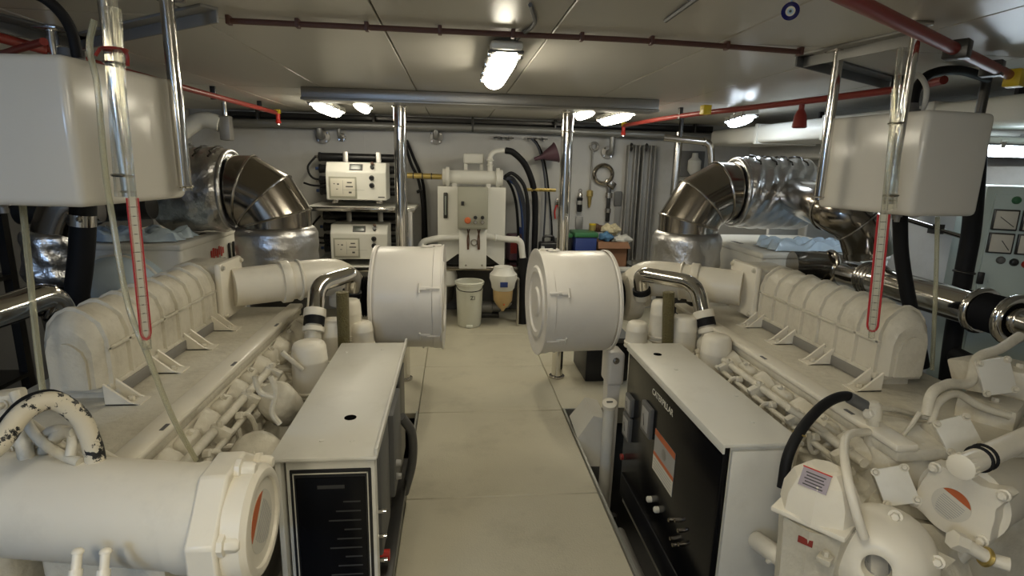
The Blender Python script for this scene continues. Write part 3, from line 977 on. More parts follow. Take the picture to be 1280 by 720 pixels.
def gore_elbow(c, d0, d1, Rb, r, n=4, seg=40):
    """lobster-back elbow: starts at c going d0, ends going d1; returns list of gore rings and end point"""
    d0, d1 = V(d0).normalized(), V(d1).normalized()
    cen = c + d1 * Rb
    gores = []
    ang = [0] + [PI / 2 * (i + .5) / n for i in range(n)] + [PI / 2]
    side = d0.cross(d1).normalized()

    def ring(t):
        # cut plane at angle t; tube sections are straight between cut planes
        rad = -d1 * math.cos(t) + d0 * math.sin(t)
        k = Rb / math.cos(PI / 4 / n) if 0 < t < PI / 2 else Rb
        pc = cen + rad * k
        ez = 1 / math.cos(PI / 4 / n) if 0 < t < PI / 2 else 1
        return [pc + (rad * math.cos(2 * PI * j / seg) * ez + side * math.sin(2 * PI * j / seg)) * r for j in range(seg)], rad
    for i in range(len(ang) - 1):
        a, ra = ring(ang[i])
        b, rb = ring(ang[i + 1])
        gores.append((a, b))
    return gores, cen + d0 * Rb


def duct(side, label):
    s = 1 if side < 0 else -1
    Yd = 3.2
    if side < 0:
        pc = W(347, 300, Y=Yd)
        xh = W(303, 228, Y=Yd)
        r_low, ztop, zbot = .215, W(347, 284, Y=Yd).z, W(347, 330, Y=Yd).z
        xw0 = W(205, 228, Y=Yd).x
    else:
        pc = W(858, 300, Y=Yd)
        xh = W(914, 232, Y=Yd)
        r_low, ztop, zbot = .20, W(858, 291, Y=Yd).z, W(858, 330, Y=Yd).z
        xw0 = W(1008, 232, Y=Yd).x
    t = thing('exhaust_duct', (pc.x, Yd, zbot - .02), label, 'duct')
    xv = pc.x
    Rb = abs(xv - xh.x) * 1.0
    r = .185 if side < 0 else .17
    Rb = max(Rb, r + .012)
    zh = W(310 if side < 0 else 905, 226, Y=Yd).z
    zh = ztop + Rb
    MB().loft([]) if False else None
    lo = wrap_mesh((xv, Yd, zbot - .03), (xv, Yd, ztop + .01), r_low, 3 + s, amp=.004).build('lower_lagging', 'foil_lower', t, 60)
    c = Vector((xv, Yd, ztop))
    g, end = gore_elbow(c, (0, 0, 1), (-s, 0, 0), Rb, r, 3)
    for a, b_ in g:
        gm = MB().loft([a, b_], cap=False).build('elbow_segment', 'steel_dark', t, 30)
    for a, b_ in g[1:]:
        cen = sum(a, Vector()) / len(a)
        rings = []
        for j in range(len(a)):
            e = (a[j] - cen).normalized()
            nn = (a[1] - cen).cross(a[8] - cen).normalized()
            rings.append([a[j] + e * .003 + nn * .006, a[j] + e * .006, a[j] + e * .003 - nn * .006, a[j] - e * .002])
        MB().loft(rings, False, True).build('seam_band', 'steel', t)
    # tucked foil collar then the wrapped horizontal run
    rw = r + .035
    e = Vector((end.x, Yd, end.z))
    MB().torus(e + Vector((-s * .02, 0, 0)), (1, 0, 0), r + .020, .013, 40, 10).build('lagging_end', 'foil', t)
    wrap_mesh(e + Vector((-s * .015, 0, 0)), (xw0, Yd, e.z - .005), rw, 11 + s, n=72, m=70, amp=.0095).build('upper_lagging', 'foil', t, 60)
    xe = xw0 - s * .7
    MB().cyl((xw0 + s * .02, Yd, e.z), (xe, Yd, e.z), r - .03, n=32).build('run_pipe', 'steel_dark', t)
    # tie wires on the lagging
    for k in range(4):
        x = e.x + (xw0 - e.x) * (.2 + .2 * k)
        pts = []
        for j in range(9):
            a = PI * (.28 + .30 * j / 8)
            pts.append((x + .008 * math.sin(j * 2.1), Yd - math.cos(a) * (rw + .008), e.z + math.sin(a) * (rw + .008)))
        MB().tube(pts, .005, 6).build('tie_wire', 'dark_metal', t)
    # lower flange down into the engine
    MB().cyl((xv, Yd, .002), (xv, Yd, zbot - .01), r - .02, n=28).build('riser', 'dark_metal', t)
    return t, e, xw0


EL = duct(-1, 'foil wrapped exhaust duct with steel elbow behind the engine with the big heat exchanger cylinder')
ER = duct(1, 'foil wrapped exhaust duct with steel elbow beside the wall tools')


# white machinery enclosures behind the engines
def enclosure(xa, xo, y0, y1, z0, z1, label, lettering):
    t = thing('generator_enclosure', ((xa + xo) / 2, (y0 + y1) / 2, z0), label, 'enclosure')
    s = 1 if xo > xa else -1
    MB().box(min(xa, xo), max(xa, xo), y0, y1, z0, z1, .02, 3).build('casing', 'panel_paint', t)
    MB().box(min(xa, xo) - .004, max(xa, xo) + .004, y0 - .004, y1 + .004, z1 - .03, z1 + .006, .012, 3).build('lid', 'panel_paint', t)
    for k in range(2):
        y = y1 - .16 - .06 * k
        MB().box(xa - s * .005 - .002, xa - s * .005 + .004, y - .012, y + .012, z1 - .16, z1 - .065, .002).build('vent_slot', 'black', t)
        MB().box(xa + s * (.07) - .012, xa + s * .07 + .012, y - .19 - .05, y - .19, z1 + .0055, z1 + .0075).build('lid_slot', 'dark_grey', t)
    if lettering:
        for k in range(7):
            y = y1 - .31 - .025 * k
            MB().box(xa - s * .0055 - .001, xa - s * .0055 + .001, y - .008, y + .008, z1 - .11 - .012 * (k % 2), z1 - .075 + .006 * (k % 3)).build('red_print', 'red', t)
        MB().box(xa - s * .005 - .001, xa - s * .005 + .001, y1 - .47, y1 - .29, z1 - .145, z1 - .135).build('print_line', 'sticker_grey', t)
    return t


xe_l = -1.29
_e = enclosure(xe_l, -1.80, 2.77, 3.55, .25, .985, 'white enclosure with red print and twin slots behind the heat exchanger engine', True)
MB().lathe((-1.545, 2.775, .74), (0, -1, 0), [(0, .205), (.08, .205), (.10, .20), (.15, .185), (.19, .15), (.205, .09), (.208, .02)], 40).build('fan_housing', 'sheet_blue', _e, 50)
MB().torus((-1.545, 2.70, .74), (0, 1, 0), .206, .008, 40, 8).build('housing_band', 'panel_paint', _e)
enclosure(1.62, 2.35, 2.78, 3.6, .25, .965, 'white enclosure with twin slots under the foil duct by the wall cabinet', False)


def sheet(x0, x1, y0, y1, z, label, seed):
    """crumpled translucent blue plastic sheet lying on the enclosure"""
    rnd = random.Random(seed)
    n = 22
    verts, faces = [], []
    for k in (0, 1):
        for i in range(n + 1):
            for j in range(n + 1):
                x, y = x0 + (x1 - x0) * i / n, y0 + (y1 - y0) * j / n
                dz = .031 + .014 * math.sin(i * .9 + seed + j * .35) + .012 * math.sin(j * 1.3 - i * .5) + .006 * rnd.random()
                ed = min(i, n - i, j, n - j)
                if ed == 0:
                    dz = .004
                verts.append((x + .015 * math.sin(j * .8 + seed), y + .02 * math.sin(i * .7), z + dz + .002 * k))
    st = (n + 1) ** 2
    for i in range(n):
        for j in range(n):
            a = i * (n + 1) + j
            faces.append((a, a + n + 1, a + n + 2, a + 1))
            faces.append((st + a, st + a + 1, st + a + n + 2, st + a + n + 1))
    for i in range(n):
        for (a, b_) in ((i, i + 1), (n * (n + 1) + i, n * (n + 1) + i + 1), (i * (n + 1), (i + 1) * (n + 1)), (i * (n + 1) + n, (i + 1) * (n + 1) + n)):
            faces.append((a, b_, st + b_, st + a))
    single('plastic_sheet', MB()._add(verts, faces), 'sheet_blue', label, 'sheet', ang=60)


sheet(-1.77, -1.33, 2.80, 3.04, .9935, 'crumpled pale blue plastic sheet on the enclosure with red print', 2)
sheet(1.72, 2.25, 2.81, 3.05, .9735, 'crumpled pale blue plastic sheet on the enclosure under the foil duct', 5)

# dark ducts running to the sides behind the tanks
t = ER[0]
dp = [Vector((W(985, 240, Y=3.2).x, 3.14, ER[1].z)), W(1010, 250, Y=2.75), W(1040, 261, Y=2.42), W(1072, 280, Y=2.35), W(1083, 305, Y=2.35), W(1085, 318, Y=2.35)]
MB().tube(spline(dp, 8), .10, 24).build('branch_bend', 'steel_dark', t)
for p, q in ((dp[2], dp[1] - dp[3]), (dp[3], dp[2] - dp[4])):
    MB().torus(p, q, .101, .005, 30, 8).build('seam_band', 'steel', t)
t = thing('dark_duct', (1.9, 2.0, .8), 'dark steel pipe bend lying behind the ribbed manifold beside the gauge', 'duct')
MB().tube(spline([W(990, 332, Y=2.68), W(1022, 332, Y=2.66), W(1046, 336, Y=2.62), W(1072, 348, Y=2.52), W(1098, 368, Y=2.42)], 8), .075, 20).build('bend', 'steel_dark', t)
MB().torus(W(1036, 334, Y=2.61), (1, -.1, -.1), .078, .012, 28, 8).build('flange_ring', 'steel_dark', t)
# stainless exhaust run with bellows on the cabinet side
Xp = 1.81
A_, B_ = W(1130, 360, X=Xp), W(1228, 390, X=Xp)
t = thing('exhaust_pipe', (Xp, 1.8, .85), 'bright stainless exhaust pipe with black bellows before the wall cabinet', 'pipe')
zc = (A_.z + B_.z) / 2
rp = .062
MB().tube(rpath([(Xp + .02, A_.y + .36, zc - .01), (Xp, A_.y + .14, zc), (Xp, B_.y, zc)], .15), rp, 28).build('tube', 'chrome', t)
MB().torus((Xp, B_.y + .005, zc), (0, 1, 0), rp + .006, .014, 32, 10).build('clamp_flange', 'chrome', t)
prof = []
for i in range(17):
    prof.append((i * .0065, rp + (.004 if i % 2 else -.006)))
MB().lathe((Xp, B_.y - .002, zc), (0, -1, 0), prof, 28).build('bellows', 'rubber', t)
MB().torus((Xp, B_.y - .115, zc), (0, 1, 0), rp + .008, .016, 32, 10).build('clamp_flange', 'chrome', t)
MB().cyl((Xp, B_.y - .12, zc), (Xp, B_.y - .35, zc), rp - .015, n=24).build('tube', 'chrome', t)
for k in range(4):
    MB().torus((Xp + .01, A_.y + .22 - .02 * k, zc), (0, -1, 0), rp + .004, .008, 28, 8).build('corrugation', 'steel', t)
# pipes on the opposite side
t = thing('exhaust_pipe', (-1.5, 1.7, .8), 'stainless exhaust pipe at the side behind the upright clear tubing', 'pipe')
q0, q1 = W(-40, 402, Y=1.6), W(56, 372, Y=1.86)
MB().tube(spline([q0, (q0 + q1) / 2, q1, W(73, 386, Y=1.90), W(76, 402, Y=1.92)], 6), .045, 20).build('tube', 'chrome', t)
for k in range(3):
    MB().torus(W(60 + k * 6, 376 + k * 6, Y=1.87 + .015 * k), (.8, .4, -.5), .047, .008, 26, 8).build('corrugation', 'steel_dark', t)
t = thing('foil_duct', (-1.8, 2.3, .8), 'foil wrapped dark duct hanging behind the black hose', 'duct')
f0, f1, f2 = W(62, 262, Y=2.28), W(72, 300, Y=2.28), W(72, 352, Y=2.28)
wrap_mesh(f1 + (f0 - f1) * .3, f2, .105, 21, n=40, m=30, amp=.008).build('lagging', 'foil', t, 60)
MB().tube(spline([W(120, 250, Y=2.30), W(88, 258, Y=2.28), f1, f2, W(82, 380, Y=2.28), W(92, 415, Y=2.28)], 6), .085, 20).build('duct_pipe', 'steel_dark', t)
t = thing('dark_run_pipe', (-2, 3.0, 1.1), 'dark pipe crossing behind the white tank under the foil duct', 'pipe')
MB().tube([W(25, 265, Y=2.84), W(120, 262, Y=2.84), W(190, 258, Y=2.84)], .06, 18).build('tube', 'dark_metal', t)
MB().torus(W(120, 262, Y=2.84), (1, .0, 0), .062, .012).build('flange_ring', 'dark_metal', t)
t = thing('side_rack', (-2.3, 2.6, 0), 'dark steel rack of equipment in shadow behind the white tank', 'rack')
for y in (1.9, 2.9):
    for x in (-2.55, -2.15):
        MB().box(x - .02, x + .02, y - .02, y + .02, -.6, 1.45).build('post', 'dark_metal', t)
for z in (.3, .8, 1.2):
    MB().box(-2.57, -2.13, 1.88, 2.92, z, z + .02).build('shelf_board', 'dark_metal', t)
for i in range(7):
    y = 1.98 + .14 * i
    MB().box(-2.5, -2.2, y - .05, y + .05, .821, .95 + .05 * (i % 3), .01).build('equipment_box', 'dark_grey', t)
# partitions behind the duct on the cabinet side
for i, (px, lab) in enumerate(((975, 'pale wall panel behind the foil duct, next to a dark gap'), (1022, 'pale wall panel next to the dark duct elbow'))):
    x = W(px, 300, Y=3.75).x
    single('partition_panel', MB().box(x - .11, x + .11, 3.72, 3.75, -.6, 1.38, .004), 'wall_paint', lab, 'panel')
x = W(1150, 330, X=2.75).y
single('side_partition', MB().box(2.92, 2.96, 2.3, 3.6, -.6, 1.45, .004), 'wall_paint', 'pale blue grey partition behind the stainless exhaust pipe', 'panel')
t = thing('dark_stanchion', (2.3, 2.35, -.6), 'thick black slanted pipe standing before the pale partition', 'pipe')
MB().tube(spline([W(1182, 500, Y=2.0), W(1190, 430, Y=2.0), W(1205, 340, Y=2.0), W(1215, 280, Y=2.0), W(1222, 180, Y=2.0)], 6), .032, 16).build('tube', 'rubber', t)
MB().torus(W(1205, 340, Y=2.0), (.1, .0, 1), .034, .005).build('band', 'dark_metal', t)
t = thing('conduit_pipe', (2.3, 2.4, 1.2), 'thin grey conduit crossing the pale partition', 'conduit')
MB().tube([W(1120, 270, Y=2.2), W(1216, 300, Y=2.12)], .010, 10).build('tube', 'steel', t)
MB().box(*[v for p in [W(1170, 286, Y=2.165)] for v in (p.x - .02, p.x + .02, p.y - .02, p.y + .02, p.z - .02, p.z + .02)]).build('clip', 'dark_metal', t)
single('black_floor_pipe', MB().tube([W(1195, 445, Y=1.9), W(1245, 470, Y=1.7)], .035, 14), 'rubber', 'short black rubber pipe under the bellows exhaust pipe', 'pipe')

# electrical cabinet
cE = W(1241, 228, Y=2.12)
cz0, cz1 = .2, W(1243, 232, Y=2.12).z
t = thing('electrical_cabinet', (cE.x + .3, 2.2, cz0), 'pale green electrical cabinet with four square meters', 'cabinet')
Rz = Matrix.Rotation(math.radians(-28), 3, 'Z')
ex, ey = Rz @ Vector((1, 0, 0)), Rz @ Vector((0, 1, 0))
c0 = Vector((cE.x - .02, 2.12, 0))


def cabp(u, v, d=0):
    return c0 + ex * u - ey * d + Vector((0, 0, v))


MB().obox(cabp(.3, (cz0 + cz1) / 2, -.15), (.6, .3, cz1 - cz0), Rz, .008).build('casing', 'cabinet_green', t)
MB().obox(cabp(.31, (cz0 + cz1) / 2 + .0, .004), (.56, .012, cz1 - cz0 - .06), Rz, .003).build('door', 'cabinet_green', t)
for r_ in range(2):
    for q_ in range(3):
        u, v = .075 + .095 * q_, cz1 - .135 - .095 * r_
        mt = MB().obox(cabp(u, v, .016), (.084, .016, .084), Rz, .003).build('meter', 'dark_metal', t)
        MB().obox(cabp(u, v, .0255), (.072, .003, .072), Rz, .001).build('dial', 'sticker', mt)
        MB().tube([cabp(u + .028, v - .026, .0275), cabp(u - .02 + .02 * r_, v + .012, .0275)], .0015, 6).build('needle', 'print_dark', mt)
for u, v, m in ((.10, cz1 - .055, 'green_lid'), (.19, cz1 - .055, 'red'), (.09, cz1 - .30, 'dark_grey'), (.135, cz1 - .305, 'black'), (.175, cz1 - .31, 'red'), (.22, cz1 - .31, 'green_lid')):
    MB().lathe(cabp(u, v, .008), -ey, [(0, .016), (.006, .016), (.016, .012), (.018, .006)], 14).build('push_button', m, t)
MB().obox(cabp(.035, cz1 - .38, .014), (.022, .016, .05), Rz, .003).build('door_handle', 'black', t)


# ================================================================== TANKS, POSTS, LEVEL GAUGES
def tank(corner, ang, lx, ly, z0, z1, s, label):
    """s=-1: tank stretches to -x from its aisle corner; ang turns it about the vertical"""
    c = Vector((corner[0], corner[1], 0))
    R = Matrix.Rotation(ang, 3, 'Z')
    ux, uy = R @ Vector((s, 0, 0)), R @ Vector((0, 1, 0))
    mid = c + ux * lx / 2 + uy * ly / 2
    t = thing('header_tank', (mid.x, mid.y, z0), label, 'tank')
    MB().obox((mid.x, mid.y, (z0 + z1) / 2), (lx, ly, z1 - z0), R, .018, 3).build('body', 'tank_paint', t)
    for (a, b_) in ((.3, .3), (.6, .5)):
        p = c + ux * lx * a + uy * ly * b_
        MB().lathe((p.x, p.y, z0 + .002), (0, 0, -1), [(0, .014), (.012, .014), (.014, .009), (.03, .008)], 12).build('drain_fitting', 'flange', t)
    p = c + ux * .12 + uy * ly * .45
    MB().lathe((p.x, p.y, z1 - .002), (0, 0, 1), [(0, .03), (.02, .03), (.022, .024), (.04, .022)], 16).build('filler_cap', 'dark_grey', t)
    return c, ux, uy


zt0, zt1 = 1.285, 1.598
tank((-.795, 1.3), math.radians(-7), .95, .385, zt0, zt1, -1, 'white header tank lit bluish on its end, hung above the ribbed manifold')
tank((1.38, 1.58), math.radians(8), .26, .385, 1.272, 1.585, 1, 'beige white header tank hung above the engine beside the electrical cabinet')


def hanger(px, py0, py1, Y, r, label, m='chrome'):
    p = W(px, (py0 + py1) / 2, Y=Y)
    z1 = ZC
    z0 = W(px, py1, Y=Y).z
    t = thing('hanger_post', (p.x, Y, z0), label, 'post')
    MB().cyl((p.x, Y, z0), (p.x, Y, z1 - .008), r, n=18).build('tube', m, t)
    MB().box(p.x - r * 2, p.x + r * 2, Y - r * 2, Y + r * 2, z1 - .012, z1, .003).build('ceiling_plate', 'steel', t)
    MB().torus((p.x, Y, z0 + .01), (0, 0, 1), r * 1.02, r * .2, 18, 6).build('end_ring', m, t)
    return p


hanger(221, 20, 238, 1.63, .017, 'chrome hanger post at the far corner of the white bluish tank')
hanger(146, 0, 245, 1.27, .013, 'chrome hanger post bound to the level gauge tube of the white bluish tank')
hanger(67, 45, 75, 2.1, .018, 'short chrome post standing behind the white bluish tank')
hanger(1036, 66, 250, 1.87, .016, 'chrome hanger post at the far corner of the beige white tank')
hanger(1127, 50, 255, 1.52, .013, 'chrome hanger post bound to the level gauge of the beige white tank')
hanger(1228, 92, 160, 2.15, .018, 'dark hanger post behind the beige white tank', 'dark_metal')

# ceiling angle irons that carry the tanks
for pts, lab, w_ in (((W(1000, 74, Z=1.785), W(1140, 44, Z=1.785)), 'grey angle iron on the ceiling carrying the beige white tank posts', .05),
                     ((W(90, 52, Z=1.785), W(262, 14, Z=1.785)), 'grey angle iron on the ceiling carrying the bluish tank posts', .05),
                     ((W(-20, 22, Z=1.785), W(120, 55, Z=1.785)), 'dark ceiling rail above the bluish tank, by the black hose', .09),
                     ((W(1005, 72, Z=1.785), W(1120, 104, Z=1.785)), 'dark ceiling rail behind the beige white tank posts', .06)):
    a, b_ = pts
    t = thing('ceiling_angle_iron', ((a.x + b_.x) / 2, (a.y + b_.y) / 2, 1.76), lab, 'rail')
    d = (b_ - a)
    d.z = 0
    L = d.length
    ang = math.atan2(d.y, d.x)
    mid = (a + b_) / 2
    m = 'dark_grey' if 'dark' in lab else 'channel_grey'
    MB().obox((mid.x, mid.y, ZC - .004), (L, w_, .008), ang, .001).build('top_leg', m, t)
    nx = Vector((-math.sin(ang), math.cos(ang), 0)) * (w_ / 2 - .004)
    MB().obox((mid.x + nx.x, mid.y + nx.y, ZC - .022), (L, .007, .036), ang, .001).build('side_leg', m, t)


def gauge(top, knee, bot, label, w_=.030):
    """clear sight tube with a red edged level strip behind"""
    t = thing('level_gauge', bot, label, 'gauge')
    top, knee, bot = V(top), V(knee), V(bot)
    d = (top - bot).normalized()
    view = (EYE - bot)
    view -= d * view.dot(d)
    n = view.normalized()
    sx = d.cross(n).normalized()
    L = (knee - bot).length
    Lt = (top - bot).length
    R = Matrix((sx, n, d)).transposed()
    MB().obox(bot + d * (L / 2) - n * .004, (w_, .004, L), R, .001).build('scale_strip', 'strip_white', t)
    pts = [bot + sx * (w_ / 2) + d * L, bot + sx * (w_ / 2) + d * .02]
    for j in range(1, 9):
        a = PI * j / 8
        pts.append(bot + sx * (w_ / 2) * math.cos(a) + d * (.02 - .02 * math.sin(a)))
    pts += [bot - sx * (w_ / 2) + d * L]
    MB().tube(pts, .0030, 8).build('red_border', 'red_line', t)
    MB().cyl(bot + n * .004 - d * .02, bot + n * .004 + d * Lt, .0085, n=14).build('sight_tube', 'clear_tube', t)
    for k in range(1, 16):
        q = bot + d * (L * k / 16) - n * .0015
        MB().obox(q, (w_ * (.5 if k % 5 == 0 else .28), .001, .0016), R).build('graduation', 'print_dark', t)
    return t, d


G1, d1 = gauge(W(140, -6, Y=1.24), W(156, 248, Y=1.22), W(183, 424, Y=1.19), 'red edged level gauge hanging below the white bluish tank', .0165)
G2, d2 = gauge(W(1126, 60, Y=1.48), W(1111, 268, Y=1.46), W(1090, 414, Y=1.44), 'red edged level gauge hanging below the beige white tank', .026)
# guards round the upper tubes
for (a, b_, Y, lab) in (((139, 10), (155, 246), 1.25, 'clear plastic sleeve round the gauge tube at the white bluish tank'), ((1124, 110), (1112, 262), 1.49, 'clear plastic sleeve round the gauge tube at the beige white tank')):
    t = thing('gauge_sleeve', W(b_[0], b_[1], Y=Y), lab, 'sleeve')
    MB().cyl(W(*b_, Y=Y), W(*a, Y=Y), .017, n=16).build('tube', 'clear_tube', t)
    pa = W(*a, Y=Y)
    pb = W(*b_, Y=Y)
    for u in (.12, .72):
        MB().torus(pb + (pa - pb) * u, pa - pb, .018, .003, 18, 6).build('clamp_band', 'steel', t)
# red cord tied to the gauge
q = W(143, 62, Y=1.24)
t = thing('knotted_string', q, 'dark red cord knotted round the gauge of the white bluish tank', 'cord')
MB().torus(q, (0, 0, 1), .021, .003, 28, 8).build('loop', 'red_pipe', t)
MB().tube(spline([q + Vector((.02, -.01, 0)), q + Vector((.03, -.015, -.012)), q + Vector((.026, -.01, -.03))], 4), .0035, 6).build('tail', 'red_pipe', t)
MB().tube(spline([q + Vector((-.02, -.01, 0)), q + Vector((-.028, -.015, -.015))], 4), .0035, 6).build('tail', 'red_pipe', t)

# flexible lines
lines = [('clear tubing running down from the bluish tank gauge to the fuel rail', 'tubing', [W(118, 25, Y=1.25), W(112, 60, Y=1.25), W(122, 110, Y=1.25), W(130, 200, Y=1.25), W(140, 270, Y=1.25), W(160, 380, Y=1.22), W(185, 445, Y=1.2), W(215, 520, Y=1.25), W(245, 575, Y=1.33)], .006, 'tubing'),
         ('yellowish tubing hanging straight down from the bluish tank end', 'tubing', [W(28, 255, Y=1.5), W(36, 330, Y=1.5), W(45, 420, Y=1.48), W(54, 495, Y=1.45)], .0075, 'tubing'),
         ('yellowish tubing hanging straight down under the beige white tank', 'tubing', [W(1172, 271, Y=1.72), W(1170, 350, Y=1.72), W(1167, 420, Y=1.72), W(1165, 462, Y=1.72)], .007, 'tubing'),
         ('thick black hose dropping from the bluish tank behind the ribbed manifold', 'rubber', [W(104, 215, Y=2.12), W(103, 300, Y=2.12), W(97, 360, Y=2.12), W(88, 420, Y=2.12), W(75, 490, Y=2.12), W(60, 540, Y=2.12)], .040, 'hose'),
         ('thick black hose dropping under the beige tank behind the ribbed manifold', 'rubber', [W(1125, 268, Y=1.85), W(1127, 320, Y=1.85), W(1137, 380, Y=1.83), W(1148, 430, Y=1.81), W(1153, 458, Y=1.81)], .024, 'hose'),
         ('black hose arching over the bluish tank up at the ceiling', 'rubber', [W(20, -14, Y=1.32), W(52, -4, Y=1.33), W(75, 15, Y=1.35), W(90, 40, Y=1.37), W(97, 72, Y=1.38)], .011, 'hose'),
         ('white tube looping out of the top of the beige tank', 'white_pipe', [W(1133, 98, Y=1.75), W(1148, 94, Y=1.75), W(1158, 110, Y=1.75), W(1156, 130, Y=1.75), W(1150, 142, Y=1.75)], .008, 'tube'),
         ('black hose looping over the beige tank towards the ceiling', 'rubber', [W(1140, 140, Y=1.95), W(1146, 110, Y=1.97), W(1165, 92, Y=2.0), W(1200, 88, Y=2.05), W(1235, 98, Y=2.1)], .017, 'hose')]
for lab, m, pts, r, cat in lines:
    single({'hose': 'flexible_hose', 'tubing': 'clear_tubing', 'tube': 'vent_tube'}[cat], MB().tube(spline(pts, 7), r, 12), m, lab, cat)
t = thing('hose_clamp', W(1143, 405, Y=1.94), 'grey tape sleeve wrapped round the thick black hose', 'sleeve')
MB().cyl(W(1139, 390, Y=1.825), W(1147, 424, Y=1.808), .0275, n=18).build('tape', 'foil_lower', t)
MB().torus(W(1147, 423, Y=1.808), (.1, 0, -1), .0275, .003, 18, 6).build('edge', 'foil_lower', t)
t = thing('hose_clamp', W(103, 275, Y=2.12), 'chrome clamp on the thick black hose under the bluish tank', 'clamp')
MB().cyl(W(103, 268, Y=2.12), W(103, 282, Y=2.12), .043, n=20).build('band', 'chrome', t)
MB().bolt(W(100, 274, Y=2.075), (-.3, -1, 0), .008, .012).build('screw', 'chrome', t)

# ------------------------------------------------------------------ sprinkler pipes
def sprinkler(p, label):
    t = thing('sprinkler', (p[0], p[1], p[2] - .09), label, 'sprinkler')
    p = V(p)
    MB().cyl(p, p + Vector((0, 0, -.05)), .016, n=12).build('body', 'red', t)
    MB().lathe(p + Vector((0, 0, -.05)), (0, 0, -1), [(0, .016), (.015, .022), (.02, .022), (.04, .008)], 12).build('head', 'red', t)
    MB().box(p.x - .02, p.x + .02, p.y - .02, p.y + .02, p.z - .004, p.z + .026, .004).build('yellow_tee', 'yellow', t)
    MB().cyl(p + Vector((0, 0, -.09)), p + Vector((0, 0, -.075)), .014, n=12).build('deflector', 'chrome', t)


zs = 1.745
a = Vector((-1.41, 1.6, zs))
t = thing('sprinkler_pipe', (-1.4, 3.2, zs), 'red sprinkler pipe under the ceiling on the water maker side', 'pipe')
MB().tube([(-1.41, 1.7, zs), (-1.40, 3.3, zs), (-1.385, 4.70, zs)], .016, 12).build('tube', 'red_pipe', t)
for y in (2.4, 3.6, 4.4):
    MB().box(-1.42, -1.39, y - .01, y + .01, zs - .02, ZC, .002).build('hanger', 'dark_metal', t)
sprinkler((-1.38, 4.74, zs), 'red sprinkler head on a yellow tee over the water makers')
t = thing('sprinkler_pipe', (1.6, 3.2, zs), 'red sprinkler pipe under the ceiling on the tool wall side', 'pipe')
S = [W(800, 152, Z=zs), W(850, 145, Z=zs), W(960, 132, Z=zs), W(1120, 112, Z=zs), W(1180, 100, Z=zs)]
S[0] = Vector((1.45, 4.9, zs))
MB().tube(spline(S, 4), .016, 12).build('tube', 'red_pipe', t)
for p in (S[1], S[3]):
    MB().box(p.x - .012, p.x + .012, p.y - .02, p.y + .02, zs - .02, ZC, .002).build('hanger', 'dark_metal', t)
MB().box(S[2].x - .3 - .02, S[2].x - .3 + .02, S[2].y + .5 - .02, S[2].y + .5 + .02, zs - .02, zs + .02).build('tee', 'yellow', t) if False else None
sprinkler((1.45, 4.9, zs), 'red sprinkler head on a yellow tee above the aluminium channels')
q = W(882, 138, Z=zs)
single('pipe_tee', MB().box(q.x - .025, q.x + .025, q.y - .03, q.y + .03, zs - .024, zs + .03, .004), 'yellow', 'yellow tee on the red sprinkler pipe over the steel elbow', 'fitting')
q = W(1003, 127, Z=zs)
t = thing('alarm_bell', (q.x, q.y, q.z - .14), 'red cone shaped detector hanging from the sprinkler pipe', 'detector')
MB().cyl((q.x, q.y, zs - .01), (q.x, q.y, zs - .04), .014, n=12).build('stem', 'red_pipe', t)
MB().lathe((q.x, q.y, zs - .04), (0, 0, -1), [(0, .016), (.03, .03), (.085, .036), (.09, .03)], 16).build('body', 'red_pipe', t)
t = thing('fire_main', (1.4, 1.6, 1.74), 'thick dark red pipe crossing the ceiling above the beige tank', 'pipe')
ra, rb = W(1040, -12, Z=1.745), W(1268, 97, Z=1.745)
MB().tube([ra, (ra + rb) / 2, rb], .0165, 14).build('tube', 'red_pipe', t)
MB().obox((ra + rb) / 2 + Vector((.05, .03, .0)), (.05, .06, .05), .6, .004).build('bracket', 'dark_metal', t)
MB().obox(W(1240, 86, Z=1.75), (.05, .06, .05), .6, .004).build('bracket', 'dark_metal', t)
q = W(1268, 98, Z=1.735)
single('pipe_tee', MB().obox(q, (.06, .05, .06), .5, .006), 'yellow', 'yellow fitting at the end of the thick dark red pipe', 'fitting')
q = W(14, 76, Z=1.735)
single('pipe_tee', MB().obox(q, (.05, .05, .07), .2, .006), 'yellow', 'yellow fitting on the red pipe behind the bluish tank', 'fitting')
single('red_branch_pipe', MB().tube([W(-20, 74, Z=1.71), W(55, 52, Z=1.71)], .011, 10), 'red_pipe', 'short red pipe under the ceiling behind the bluish tank', 'pipe')

# evil-eye style charm and clip
q = W(988, 14, Z=1.74)
t = thing('glass_charm', q, 'round dark blue glass charm with white eye hanging from the ceiling', 'charm')
n = (EYE - q).normalized()
MB().lathe(q - n * .006, n, [(0, .014), (.003, .0185), (.009, .0185), (.011, .015)], 26).build('disc', 'navy', t)
MB().lathe(q + n * .0045, n, [(0, .010), (.002, .0095)], 22).build('white_ring', 'sticker', t)
MB().lathe(q + n * .0062, n, [(0, .0062), (.002, .006)], 20).build('blue_ring', 'light_blue', t)
MB().lathe(q + n * .0078, n, [(0, .003), (.0015, .0028)], 16).build('pupil', 'black', t)
MB().tube([q + Vector((0, 0, .017)), (q.x, q.y, ZC - .001)], .0015, 6).build('cord', 'light_blue', t)
MB().cyl((q.x + .03, q.y, ZC - .03), (q.x + .03, q.y, ZC), .009, n=12).build('suction_cup', 'glass_green', t)

